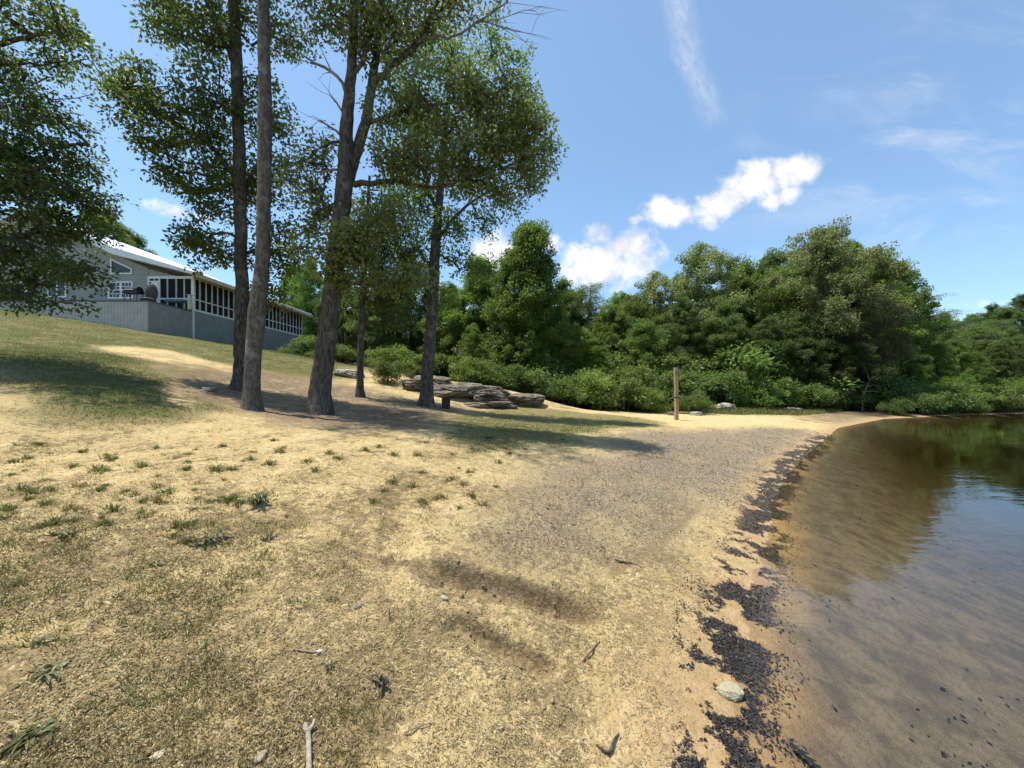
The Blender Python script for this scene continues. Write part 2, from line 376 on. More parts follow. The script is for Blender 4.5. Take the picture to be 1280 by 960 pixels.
def mat_ground():
    m, t, out = new_mat('ground')
    g = t.new('ShaderNodeNewGeometry').outputs['Position']
    a = {k: t.attr(k) for k in ('grass', 'dirt', 'strip', 'litter', 'wet', 'forest', 'under', 'deep', 'rut', 'thatch', 'stain')}
    nA = t.noise(g, 1.3, 5, .6); nB = t.noise(g, 6.5, 5, .65); nC = t.noise(g, 34, 4, .65); nD = t.noise(g, 150, 3, .6); nE = t.noise(g, .28, 4, .6); nF = t.noise(t.mapping(g, sc=(.8, 1.25, 1)), 15, 5, .7)
    sand = t.mix(t.sstep(nB, .35, .7), (.46, .335, .15), (.72, .565, .285))
    sand = t.mix(t.sstep(nD, .4, .75, 0, .45), sand, (.34, .25, .13))
    thatch = t.mix(t.sstep(nC, .38, .62), (.15, .098, .046), (.38, .275, .13))
    thatch = t.mix(t.sstep(nD, .42, .68), thatch, (.28, .21, .115))
    # how much dead thatch lies on the sand
    k = t.math('ADD', t.math('MULTIPLY', nB, .5), t.math('ADD', t.math('MULTIPLY', nC, .5), t.math('ADD', t.math('MULTIPLY', nA, .55), t.math('MULTIPLY', nE, .35))))
    k = t.math('ADD', k, t.math('ADD', t.math('MULTIPLY', a['rut'], .16), t.math('MULTIPLY', a['strip'], -.25)))
    k = t.math('ADD', k, t.math('MULTIPLY', a['wet'], -.1))
    k = t.math('ADD', k, t.math('MULTIPLY', a['thatch'], .085)); k = t.math('ADD', k, t.math('MULTIPLY', t.math('SUBTRACT', nF, .5), .55)); base = t.mix(t.sstep(k, .94, 1.01), sand, thatch)
    gp = t.math('ADD', t.math('MULTIPLY', nF, .6), t.math('ADD', t.math('MULTIPLY', nA, .35), t.math('MULTIPLY', nE, .35)))
    base = t.mix(t.math('MULTIPLY', t.sstep(gp, .70, .77, 0, .6), t.math('SUBTRACT', 1.0, a['wet'])), base, (.155, .12, .048))
    base = t.mix(t.math('MULTIPLY', a['rut'], .35), base, (.17, .115, .065))  # moist soil, plus painted shade on the far rut wall
    # brown leaf and bark litter
    lit = t.mix(t.sstep(nC, .40, .60), (.105, .078, .052), (.29, .222, .145))
    lit = t.mix(t.sstep(nD, .48, .66, 0, .8), lit, (.48, .39, .27))
    lk = t.math('MULTIPLY', a['litter'], t.sstep(t.math('ADD', nA, t.math('MULTIPLY', nB, .5)), .45, .8, .55, 1.0))
    base = t.mix(lk, base, lit)
    # pink-brown bare soil under the trees, darkened to stand in for crown shade
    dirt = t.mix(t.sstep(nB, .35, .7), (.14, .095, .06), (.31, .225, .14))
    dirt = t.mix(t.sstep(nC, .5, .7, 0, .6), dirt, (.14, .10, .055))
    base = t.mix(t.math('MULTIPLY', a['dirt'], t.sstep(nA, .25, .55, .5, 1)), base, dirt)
    gr = t.mix(t.sstep(nC, .3, .7), (.07, .078, .02), (.155, .15, .045))
    gr = t.mix(t.sstep(nA, .42, .66, 0, .75), gr, (.25, .19, .09))
    gk = t.math('MULTIPLY', a['grass'], t.sstep(t.math('ADD', t.math('MULTIPLY', nB, .6), t.math('ADD', t.math('MULTIPLY', nA, .5), t.math('MULTIPLY', a['grass'], .35))), .5, .8))
    base = t.mix(gk, base, gr)
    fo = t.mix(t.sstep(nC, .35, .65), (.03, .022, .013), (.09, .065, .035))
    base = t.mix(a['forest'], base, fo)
    # damp orange sand at the water's edge, silt below it
    damp = t.mix(t.sstep(nB, .3, .7), (.37, .24, .115), (.49, .335, .17))
    damp = t.mix(t.sstep(nC, .56, .72, 0, .7), damp, (.12, .085, .05))
    base = t.mix(t.math('MULTIPLY', a['wet'], t.sstep(nA, .2, .5, .55, .95)), base, damp)
    st = t.noise(t.mapping(g, rot=(0, 0, R(-32)), sc=(1.5, 1.0, 1)), 3.2, 8, .75, .5)
    bed = t.mix(t.sstep(st, .38, .64), (.225, .19, .14), (.115, .10, .08))
    bed = t.mix(t.sstep(nC, .6, .72, 0, .6), bed, (.05, .04, .03))
    bed = t.mix(t.math('MULTIPLY', a['deep'], .75), bed, (.10, .085, .052))
    base = t.mix(a['under'], base, bed)
    stc = t.mix(t.sstep(nC, .35, .65), (.022, .02, .02), (.085, .07, .055))
    base = t.mix(t.sstep(t.math('ADD', a['stain'], t.math('MULTIPLY', t.math('SUBTRACT', nC, .5), .8)), .28, .6, 0, .9), base, stc)
    hgt = t.math('ADD', t.math('MULTIPLY', nC, .7), t.math('MULTIPLY', nD, .3))
    nrm = t.bump(t.math('ADD', hgt, t.math('MULTIPLY', nF, 1.2)), .9, .035)
    rough = t.math('SUBTRACT', .95, t.math('ADD', t.math('MULTIPLY', a['wet'], .25), t.math('MULTIPLY', a['stain'], .25)))
    principled(t, out, base, rough, nrm, .2)
    return m
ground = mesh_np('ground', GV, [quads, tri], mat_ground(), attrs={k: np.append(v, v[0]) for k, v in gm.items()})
tag(ground, kind='structure', label='sandy lake shore and grassy hillside', cat='ground')

# lake: a closed body of brown water over the lake bed
def mat_water():
    m, t, out = new_mat('lake_water')
    g = t.new('ShaderNodeNewGeometry').outputs['Position']
    w1 = t.noise(t.mapping(g, rot=(0, 0, R(12)), sc=(.55, 1.5, 1)), 2.4, 3, .55)
    w2 = t.noise(t.mapping(g, rot=(0, 0, R(-20)), sc=(.8, 1.4, 1)), 9.0, 2, .5)
    w3 = t.noise(g, .35, 2, .5)
    hgt = t.math('ADD', t.math('MULTIPLY', w1, t.sstep(w3, .4, .62, .35, 1.0)), t.math('MULTIPLY', w2, t.sstep(w3, .45, .6, .02, .22)))
    n = t.bump(hgt, .22, .03)
    fr = t.new('ShaderNodeFresnel'); fr.inputs[0].default_value = 1.33; t.l.new(n, fr.inputs['Normal'])
    tr = t.new('ShaderNodeBsdfTransparent'); tr.inputs[0].default_value = (.93, .9, .84, 1)
    gl = t.new('ShaderNodeBsdfGlossy'); gl.inputs['Roughness'].default_value = .02; gl.inputs[0].default_value = (.95, .97, 1, 1); t.l.new(n, gl.inputs['Normal'])
    mx = t.new('ShaderNodeMixShader'); t.l.new(fr.outputs[0], mx.inputs[0]); t.l.new(tr.outputs[0], mx.inputs[1]); t.l.new(gl.outputs[0], mx.inputs[2])
    t.l.new(mx.outputs[0], out.inputs[0])
    va = t.new('ShaderNodeVolumeAbsorption'); va.inputs['Color'].default_value = (.62, .54, .30, 1); va.inputs['Density'].default_value = .62
    t.l.new(va.outputs[0], out.inputs['Volume'])
    return m
bm = bmesh.new(); box(bm, -8, 260, -80, 70, -6, 0.0)
lake = bm_obj('water', bm, mat_water()); tag(lake, kind='structure', label='brown lake water reflecting the trees', cat='water')

# ------------------------------------------------------------------ plain materials
def mat_simple(name, c1, c2, scale, rough=.85, bump=.0, bdist=.02, sc=(1, 1, 1), spec=.3, obj=True, detail=4):
    m, t, out = new_mat(name)
    g = t.new('ShaderNodeTexCoord').outputs['Object'] if obj else t.new('ShaderNodeNewGeometry').outputs['Position']
    n = t.noise(t.mapping(g, sc=sc), scale, detail, .6)
    nr_ = t.bump(n, bump, bdist) if bump else None
    principled(t, out, t.mix(t.sstep(n, .32, .68), c1, c2), rough, nr_, spec); return m
def mat_bark(name, dark, mid, pale, sc=(9, 9, 2.2)):
    m, t, out = new_mat(name)
    g = t.new('ShaderNodeNewGeometry').outputs['Position']
    fur = t.noise(t.mapping(g, sc=sc), 2.2, 6, .65, .4); blot = t.noise(g, 3.2, 4, .6); fine = t.noise(g, 45, 3, .6)
    c = t.mix(t.sstep(fur, .36, .62), dark, mid); c = t.mix(t.sstep(blot, .52, .7, 0, .8), c, pale); c = t.mix(t.sstep(fine, .5, .75, 0, .4), c, dark)
    h = t.math('ADD', fur, t.math('MULTIPLY', fine, .3))
    principled(t, out, c, .9, t.bump(h, 1.0, .05), .15); return m
def mat_leaf(name, dark, mid, lite, transl=.32, rough=.5, spec=.35):
    m, t, out = new_mat(name)
    r = t.attr('rnd'); oi = t.new('ShaderNodeObjectInfo').outputs['Random']
    c = t.mix(t.sstep(r, 0, .55), dark, mid); c = t.mix(t.sstep(r, .5, 1.0), c, lite)
    hsv = t.new('ShaderNodeHueSaturation'); t.l.new(c, hsv.inputs['Color'])
    t.put(hsv.inputs['Hue'], t.math('ADD', .475, t.math('MULTIPLY', t.math('FRACT', t.math('MULTIPLY', oi, 7.3)), .045))); t.put(hsv.inputs['Value'], t.math('ADD', .68, t.math('MULTIPLY', oi, .64)))
    hsv.inputs['Saturation'].default_value = 1.0
    c = hsv.outputs[0]
    p = t.new('ShaderNodeBsdfPrincipled'); t.l.new(c, p.inputs['Base Color']); p.inputs['Roughness'].default_value = rough; p.inputs['Specular IOR Level'].default_value = spec
    tl = t.new('ShaderNodeBsdfTranslucent'); t.l.new(t.mix(.5, c, (.26, .34, .05), 'MIX'), tl.inputs[0])
    mx = t.new('ShaderNodeMixShader'); mx.inputs[0].default_value = transl
    t.l.new(p.outputs[0], mx.inputs[1]); t.l.new(tl.outputs[0], mx.inputs[2]); t.l.new(mx.outputs[0], out.inputs[0]); return m
M = {}
M['bark_gray'] = mat_bark('bark_gray', (.05, .042, .035), (.14, .12, .10), (.26, .24, .21))
M['bark_dark'] = mat_bark('bark_dark', (.045, .038, .031), (.14, .122, .10), (.23, .205, .175))
M['bark_pale'] = mat_bark('bark_pale', (.08, .068, .055), (.18, .155, .125), (.30, .28, .24), (7, 7, 3))
M['deadwood'] = mat_bark('deadwood', (.16, .14, .12), (.31, .28, .25), (.44, .42, .39))
M['leaf_oak'] = mat_leaf('leaf_oak', (0.0536, 0.0911, 0.025), (0.1037, 0.1613, 0.0391), (0.1788, 0.2455, 0.064), 0.48)
M['leaf_dark'] = mat_leaf('leaf_dark', (0.0274, 0.0521, 0.0174), (0.0525, 0.0886, 0.025), (0.0972, 0.1362, 0.04), 0.46)
M['leaf_olive'] = mat_leaf('leaf_olive', (0.1067, 0.1322, 0.0438), (0.2135, 0.2455, 0.0804), (0.3379, 0.3472, 0.1552), 0.48)
M['leaf_mid'] = mat_leaf('leaf_mid', (0.0737, 0.134, 0.0281), (0.1428, 0.2343, 0.045), (0.2599, 0.3556, 0.0751), 0.48)
M['leaf_poplar'] = mat_leaf('leaf_poplar', (0.0652, 0.1382, 0.023), (0.1271, 0.2455, 0.0374), (0.2119, 0.3455, 0.0604), 0.50)
M['leaf_brown'] = mat_leaf('leaf_brown', (0.1048, 0.1146, 0.0447), (0.2009, 0.1988, 0.0824), (0.3145, 0.2948, 0.1459), 0.46)
M['leaf_bright'] = mat_leaf('leaf_bright', (0.0668, 0.1225, 0.0159), (0.1225, 0.2115, 0.0274), (0.1893, 0.2894, 0.0455), 0.52)
M['leaf_shrub'] = mat_leaf('leaf_shrub', (0.0549, 0.0914, 0.0221), (0.1109, 0.1632, 0.037), (0.1958, 0.248, 0.0677), 0.46, .42, .45)
M['needle'] = mat_leaf('needle', (0.0504, 0.0874, 0.037), (0.0924, 0.1428, 0.0638), (0.168, 0.21, 0.1092), 0.35)

# ------------------------------------------------------------------ trees
def tubes(paths, n_big=9):
    """paths: list of (pts (k,3), radii (k,), n). returns V, quads"""
    V = []; Q = []; off = 0
    for pts, rad, n in paths:
        pts = np.asarray(pts, float); k = len(pts)
        tg = np.gradient(pts, axis=0); tg /= np.linalg.norm(tg, axis=1, keepdims=True) + 1e-9
        up = np.array([0.31, 0.95, 0.05]) if abs(tg[0][2]) > .6 else np.array([0, 0, 1.0])
        ring = []
        for i in range(k):
            s = np.cross(tg[i], up); s /= np.linalg.norm(s) + 1e-9; w = np.cross(s, tg[i])
            up = w
            a = np.arange(n) * 2 * np.pi / n
            r = rad[i]
            if np.ndim(r) == 0: r = np.full(n, r)
            ring.append(pts[i] + r[:, None] * (np.cos(a)[:, None] * s + np.sin(a)[:, None] * w))
        V.append(np.concatenate(ring))
        ii = np.arange(k - 1)[:, None] * n + np.arange(n)[None, :]; jj = np.arange(k - 1)[:, None] * n + (np.arange(n)[None, :] + 1) % n
        Q.append(np.stack([ii, jj, jj + n, ii + n], -1).reshape(-1, 4) + off); off += k * n
    return np.concatenate(V), np.concatenate(Q)
def smooth_path(pts, rad, step=.35, jit=.0, rng=None):
    pts = np.asarray(pts, float); rad = np.asarray(rad, float)
    d = np.concatenate([[0], np.cumsum(np.linalg.norm(np.diff(pts, axis=0), axis=1))])
    n = max(3, int(d[-1] / step)); t = np.linspace(0, d[-1], n)
    # Catmull-Rom via cubic Hermite on arclength
    mt = np.gradient(pts, d, axis=0)
    k = np.clip(np.searchsorted(d, t, 'right') - 1, 0, len(d) - 2); h = (d[k + 1] - d[k])[:, None]; s = ((t - d[k])[:, None]) / h
    p = (2 * s ** 3 - 3 * s ** 2 + 1) * pts[k] + (s ** 3 - 2 * s ** 2 + s) * h * mt[k] + (-2 * s ** 3 + 3 * s ** 2) * pts[k + 1] + (s ** 3 - s ** 2) * h * mt[k + 1]
    r = np.interp(t, d, rad)
    if jit and rng is not None: p[1:-1] += rng.normal(0, jit, (n - 2, 3)) * r[1:-1, None]
    return p, r
def grow(nodes, clusters, rng, order_from=None):
    """join every cluster centre to the nearest node of the growing skeleton; returns twig paths"""
    nodes = [np.asarray(n) for n in nodes]; N0 = len(nodes)
    arr = np.array(nodes); par = [-1] * N0
    d0 = np.min(np.linalg.norm(clusters[:, None] - arr[None], axis=2), axis=1) if len(arr) < 4000 else np.linalg.norm(clusters - arr.mean(0), axis=1)
    cap = np.zeros((N0 + len(clusters) * 3, 3)); cap[:N0] = arr; cnt = N0
    load = [0] * N0; edges = []
    for ci in np.argsort(d0):
        c = clusters[ci]; dd = cap[:cnt] - c; cost = np.linalg.norm(dd, axis=1) + .55 * np.clip(dd[:, 2], 0, None) 
        j = int(np.argmin(cost)); a = cap[j]; L = np.linalg.norm(c - a)
        mid1 = a + (c - a) * .35 + rng.normal(0, .06 * L, 3) + np.array([0, 0, .04 * L]); mid2 = a + (c - a) * .7 + rng.normal(0, .06 * L, 3) + np.array([0, 0, .05 * L])
        ids = []
        for q in (mid1, mid2, c):
            cap[cnt] = q; par.append(ids[-1] if ids else j); load.append(0); ids.append(cnt); cnt += 1
        edges.append((j, ids))
    for j, ids in edges:
        q = ids[-1]
        while q >= N0: load[q] += 1; q = par[q]
    paths = []
    for j, ids in edges:
        pts = [cap[j]] + [cap[i] for i in ids]
        r0 = .011 * math.sqrt(load[ids[0]]) + .004
        paths.append((np.array(pts), np.array([r0, .011 * math.sqrt(load[ids[1]]) + .003, .011 * math.sqrt(load[ids[2]]) + .002, .004]), 4 if r0 > .03 else 3))
    return paths
def leaf_mesh(cent, crad, per, size, rng, flat=.7, upb=.55, droop=.25, wid=.55):
    """leaf-sized faces round every cluster centre"""
    n = len(cent); N = n * per
    c = np.repeat(cent, per, axis=0); rr = np.repeat(crad if np.ndim(crad) else np.full(n, crad), per)
    d = rng.normal(0, 1, (N, 3)); d /= np.linalg.norm(d, axis=1, keepdims=True)
    rad = rr * rng.uniform(0, 1, N) ** .5
    off = d * rad[:, None]; off[:, 2] *= flat
    p = c + off
    ax = d + rng.normal(0, .6, (N, 3)); ax[:, 2] -= droop; ax /= np.linalg.norm(ax, axis=1, keepdims=True)
    nm = rng.normal(0, 1, (N, 3)); nm[:, 2] += upb * 2; 
    sd = np.cross(ax, nm); sd /= np.linalg.norm(sd, axis=1, keepdims=True) + 1e-9
    nn = np.cross(sd, ax)
    L = size * rng.uniform(.65, 1.3, N)[:, None]; Wd = L * wid * .5
    tipdrop = nn * L * rng.uniform(-.2, .05, N)[:, None]
    v0 = p; v1 = p + ax * L * .45 + sd * Wd; v2 = p + ax * L + tipdrop; v3 = p + ax * L * .45 - sd * Wd
    V = np.stack([v0, v1, v2, v3], 1).reshape(-1, 3)
    Q = np.arange(N * 4).reshape(-1, 4)
    cl = np.repeat(rng.uniform(0, 1, n), per); rnd = np.clip(.55 * cl + .45 * rng.uniform(0, 1, N), 0, 1)
    return V, Q, np.repeat(rnd, 4)

def flare(p, r, base_r, rng, n=14, h=.9):
    """root flare and uneven girth for a trunk path; returns radii per ring (k,n)"""
    a = np.arange(n) * 2 * np.pi / n; ph = rng.uniform(0, 6.28, 3)
    lob = 1 + .10 * np.sin(3 * a + ph[0]) + .07 * np.sin(5 * a + ph[1])
    z = p[:, 2] - p[0, 2]; f = np.exp(-z / (h * .35))
    out = []
    for i in range(len(p)):
        k = 1 + f[i] * .55 * (lob - .55 + .5); 
        out.append(r[i] * (k * (1 + .035 * np.sin(2 * a + ph[2] + z[i] * 1.3) + rng.normal(0, .012, n))))
    return out
def PX(px, py, Y): return np.array(P(px, py, Y))

def hero_tree(name, label, stems, blobs, leafmat, bark, seed, leaf=.16, per=26, crad=.42, Y0=12, limbs=(), dead=(), group=None, cl_density=1.0, cat='tree'):
    """stems: list of lists of (px,py,dY,radius) ; the first starts at the ground"""
    rng = np.random.default_rng(seed)
    def w(pp): return [PX(a, b, Y0 + c) for a, b, c, _ in pp], [q[3] for q in pp]
    base = w(stems[0])[0][0]; bz = hz(base[0], base[1])
    paths = []; nodes = []
    for si, st in enumerate(stems):
        pts, rad = w(st)
        rad = [q_ * .84 for q_ in rad]
        if si == 0: pts[0] = np.array([base[0], base[1], bz - .12])
        p, r = smooth_path(pts, rad, .22, .10 if si else .05, rng)
        if si == 0: paths.append((p, flare(p, r, r[0], rng), 14))
        else: paths.append((p, r, 10))
        nodes += list(p[p[:, 2] > bz + 2.2][::3])
    for st in limbs:
        pts, rad = w(st); p, r = smooth_path(pts, rad, .25, .35, rng); paths.append((p, r, 7)); nodes += list(p[::2])
    cl = []
    for (px, py, rx, ry, dy, rd, n) in blobs:
        c = PX(px, py, Y0 + dy); sx_ = rx / F * (Y0 + dy); sz_ = ry / F * (Y0 + dy); n = int(n * cl_density)
        q = rng.normal(0, 1, (n, 3)); q /= np.linalg.norm(q, axis=1, keepdims=True); q *= rng.uniform(0, 1, (n, 1)) ** .42
        cl.append(c + q * np.array([sx_, rd, sz_]))
    cl = np.concatenate(cl); leaf *= .78; per = int(per * 1.5)
    paths += grow(nodes, cl, rng)
    root = empty(name, (base[0], base[1], bz), 0, label, cat, group)
    o3 = np.array([base[0], base[1], bz])
    V, Q = tubes(paths); mesh_np('trunk', V - o3, [Q], M[bark], root)
    V, Q, rn = leaf_mesh(cl, crad * rng.uniform(.6, 1.25, len(cl)), per, leaf, rng)
    mesh_np('crown', V - o3, [Q], M[leafmat], root, {'rnd': rn}, smooth=False)
    for st in dead:
        pts, rad = w(st); p, r = smooth_path(pts, rad, .15, .5, rng); pp = [(p, r, 6)]
        for _ in range(max(4, len(p) // 2)):
            i = rng.integers(len(p) // 3, len(p)); d = p[min(i + 1, len(p) - 1)] - p[max(i - 1, 0)]; d /= np.linalg.norm(d) + 1e-9
            d = d + rng.normal(0, .55, 3); L = rng.uniform(.3, .9)
            e1 = p[i] + d * L * .5; e2 = e1 + (d + rng.normal(0, .3, 3)) * L * .5
            pp.append((np.array([p[i], e1, e2]), np.array([r[i] * .45 + .003, .007, .003]), 4))
        V, Q = tubes(pp); mesh_np('dead_limb', V - o3, [Q], M['deadwood'], root)
    return root

# --- the trees standing on the shore
hero_tree('oak_tree', 'big dark green oak leaning in from the left edge, low boughs before the house',
  [[(-140, 470, 0, .30), (-135, 350, .1, .26), (-125, 150, .2, .22), (-120, -60, .2, .16), (-115, -250, 0, .1)]],
  [(-60, 40, 130, 60, 0, 2.6, 95), (40, 20, 62, 42, -.4, 1.6, 60), (95, 45, 26, 14, -.6, .6, 12), (-10, 110, 70, 45, 0, 2.2, 75), (50, 140, 38, 22, .3, 1.2, 22), (10, 195, 75, 44, .2, 2.0, 105),
   (85, 190, 36, 22, .5, .9, 22), (-70, 180, 90, 110, .3, 2.4, 110), (45, 245, 68, 42, .4, 1.8, 105), (118, 248, 30, 16, .6, .7, 16), (20, 290, 80, 34, .3, 1.8, 80), (100, 288, 34, 20, .8, .9, 18),
   (20, 330, 75, 24, .1, 1.5, 58), (95, 340, 26, 22, .2, .8, 20), (10, 362, 45, 8, 0, 1.0, 10), (60, 382, 60, 6, 0, .6, 9), (-60, 330, 60, 60, 0, 2, 60), (-160, 100, 150, 160, .5, 3, 190), (-90, -110, 170, 90, .4, 3, 120), (-230, 0, 120, 160, 0, 3, 110)],
  'leaf_dark', 'bark_dark', 11, .14, 28, .36, 9.5, cl_density=.8,
  limbs=[[(-135, 300, 0, .11), (-60, 290, .1, .08), (20, 300, .2, .05), (90, 330, .2, .02)], [(-130, 200, 0, .11), (-40, 190, .2, .08), (60, 200, .3, .04)], [(-125, 90, 0, .1), (-30, 60, -.1, .07), (70, 40, -.4, .03)], [(-132, 330, 0, .08), (-60, 350, 0, .05), (40, 370, 0, .02)]], group='trees on the shore')

hero_tree('shade_tree', 'tall straight dark trunk in shade behind the pale trunk, spreading boughs to the left',
  [[(300, 488, 0, .30), (301, 460, 0, .25), (302, 380, 0, .235), (300, 250, 0, .22), (297, 120, 0, .21), (292, 0, 0, .19), (288, -140, 0, .16), (284, -260, .1, .1)]],
  [(150, 105, 30, 24, -.3, .8, 16), (190, 125, 48, 34, -.3, 1.2, 44), (165, 160, 28, 26, -.3, .8, 16), (235, 170, 50, 42, -.2, 1.5, 56), (265, 120, 40, 34, -.5, 1.4, 36), (215, 215, 28, 22, 0, 1, 16), (270, 215, 55, 46, .2, 1.6, 62),
   (285, 262, 40, 26, .3, 1.3, 30), (245, 300, 24, 26, -.2, .9, 18), (275, 318, 40, 26, 0, 1.2, 28), (335, 150, 36, 60, .8, 1.3, 44), (345, 230, 34, 40, .9, 1.2, 40), (350, 310, 26, 48, .8, 1.1, 40), (340, 365, 22, 26, .8, .9, 16),
   (215, 25, 46, 26, -.3, 1.2, 32), (255, 55, 40, 30, -.3, 1.2, 30), (190, -10, 36, 26, -.3, 1.2, 24), (270, 10, 50, 40, 0, 1.5, 40), (340, 20, 40, 36, .5, 1.4, 30), (370, 55, 20, 14, .5, .6, 8), (280, -110, 130, 80, 0, 2.6, 120), (270, -220, 110, 60, 0, 2.4, 70)],
  'leaf_oak', 'bark_dark', 22, .18, 26, .44, 13.0,
  limbs=[[(298, 230, 0, .09), (270, 190, -.1, .07), (230, 160, -.2, .05), (170, 120, -.3, .02)], [(300, 250, 0, .08), (320, 210, .5, .05), (345, 160, .9, .02)], [(297, 100, 0, .10), (283, 55, -.1, .08), (262, 10, -.2, .06), (240, -40, -.2, .03)], [(300, 300, 0, .05), (280, 290, 0, .04), (250, 300, -.1, .02)], [(301, 320, .1, .06), (325, 310, .5, .04), (350, 320, .8, .02)]], group='trees on the shore')

hero_tree('shade_tree', 'pale grey bare trunk with a knot, nearest of the shore trees, crown above the picture',
  [[(315, 514, 0, .26), (315, 490, 0, .225), (317, 440, 0, .215), (320, 400, 0, .235), (327, 340, 0, .20), (330, 250, 0, .195), (331, 120, 0, .18), (329, 0, 0, .165), (327, -160, 0, .14), (325, -300, 0, .09)]],
  [(330, -260, 150, 90, 0, 2.6, 120), (300, -130, 60, 40, .5, 1.3, 24), (390, -120, 70, 46, 0, 1.5, 34)],
  'leaf_oak', 'bark_pale', 33, .17, 26, .44, 10.0,
  limbs=[[(328, -90, 0, .07), (360, -130, 0, .05), (410, -150, 0, .02)], [(327, -150, 0, .07), (290, -190, .2, .05), (260, -220, .3, .02)]],
  dead=[[(331, 62, 0, .016), (345, 70, -.05, .012), (356, 69, -.05, .008), (365, 58, -.1, .004)]], group='trees on the shore')

hero_tree('shade_tree', 'thick forked oak trunk leaning right, sparse olive crown and bare dead limbs',
  [[(398, 518, 0, .40), (400, 495, 0, .35), (408, 430, 0, .31), (415, 370, 0, .30), (424, 290, 0, .29), (430, 235, 0, .27), (434, 150, 0, .20), (440, 78, -.1, .16), (443, 0, -.1, .13), (445, -120, 0, .08)],
   [(428, 250, .05, .20), (443, 200, .2, .19), (456, 156, .3, .17), (465, 108, .3, .15), (471, 62, .4, .12), (477, 20, .5, .10), (482, -90, .6, .05)]],
  [(410, 30, 30, 30, -.2, .9, 18), (450, 20, 40, 34, -.3, 1.1, 34), (500, 20, 42, 30, -.2, 1.2, 36), (545, 10, 45, 28, -.2, 1.2, 32), (600, -8, 40, 16, -.2, 1, 12), (480, 60, 40, 36, 0, 1.1, 26), (470, -70, 150, 56, 0, 2.4, 100),
   (500, 130, 42, 34, -.6, 1.0, 40), (560, 120, 46, 36, -.6, 1.1, 42), (620, 130, 40, 34, -.5, 1.1, 40), (655, 165, 32, 38, -.4, 1, 40), (600, 185, 50, 34, -.6, 1.1, 48), (540, 195, 48, 32, -.6, 1.1, 40), (660, 215, 26, 22, -.3, .8, 16), (610, 225, 40, 20, -.5, .9, 20), (632, 250, 10, 16, -.4, .4, 4),
   (490, 200, 30, 34, -.5, .9, 24), (395, 190, 26, 26, .2, .8, 18), (375, 225, 22, 26, .3, .8, 14), (400, 255, 24, 22, .2, .8, 16), (425, 312, 32, 22, -.5, .8, 26), (385, 285, 18, 16, .2, .6, 8), (455, 310, 24, 24, -.5, .8, 18), (480, 270, 36, 24, -.4, .9, 24), (480, 350, 30, 12, -.4, .7, 14), (425, 345, 26, 12, -.4, .6, 12), (440, 290, 26, 18, -.5, .7, 16), (520, 345, 24, 10, -.4, .6, 10), (380, 315, 16, 12, .1, .6, 6)],
  'leaf_olive', 'bark_dark', 44, .15, 25, .40, 11.0, cl_density=1.3,
  limbs=[[(464, 112, .3, .12), (487, 84, .2, .11), (515, 60, .1, .09), (534, 28, 0, .075), (548, 0, 0, .06), (565, -60, 0, .03)], [(443, 231, .1, .09), (470, 229, -.1, .075), (496, 227, -.2, .06), (540, 235, -.3, .045), (600, 215, -.4, .03), (650, 195, -.4, .012)],
         [(437, 98, -.1, .06), (452, 78, -.2, .055), (457, 50, -.2, .05), (466, 18, -.2, .04)], [(425, 280, 0, .05), (415, 300, -.2, .035), (424, 318, -.4, .02)], [(456, 156, .3, .07), (500, 140, -.2, .05), (560, 130, -.5, .035), (630, 130, -.5, .012)]],
  dead=[[(431, 113, 0, .05), (424, 97, -.1, .045), (412, 88, -.2, .04), (392, 78, -.3, .03), (377, 68, -.35, .02)], [(429, 172, 0, .035), (418, 162, -.1, .03), (400, 150, -.2, .018)], [(428, 140, 0, .03), (420, 128, -.1, .025), (412, 119, -.15, .012)], [(422, 212, 0, .035), (400, 214, -.1, .03), (372, 213, -.2, .012)],
        [(520, 52, 0, .05), (540, 44, -.1, .042), (565, 47, -.2, .036), (600, 25, -.3, .028), (634, 3, -.4, .016)], [(600, 25, -.3, .018), (640, 38, -.4, .012), (664, 42, -.45, .005)], [(596, 28, -.3, .016), (630, 22, -.4, .01), (655, 12, -.45, .005)]], group='trees on the shore')

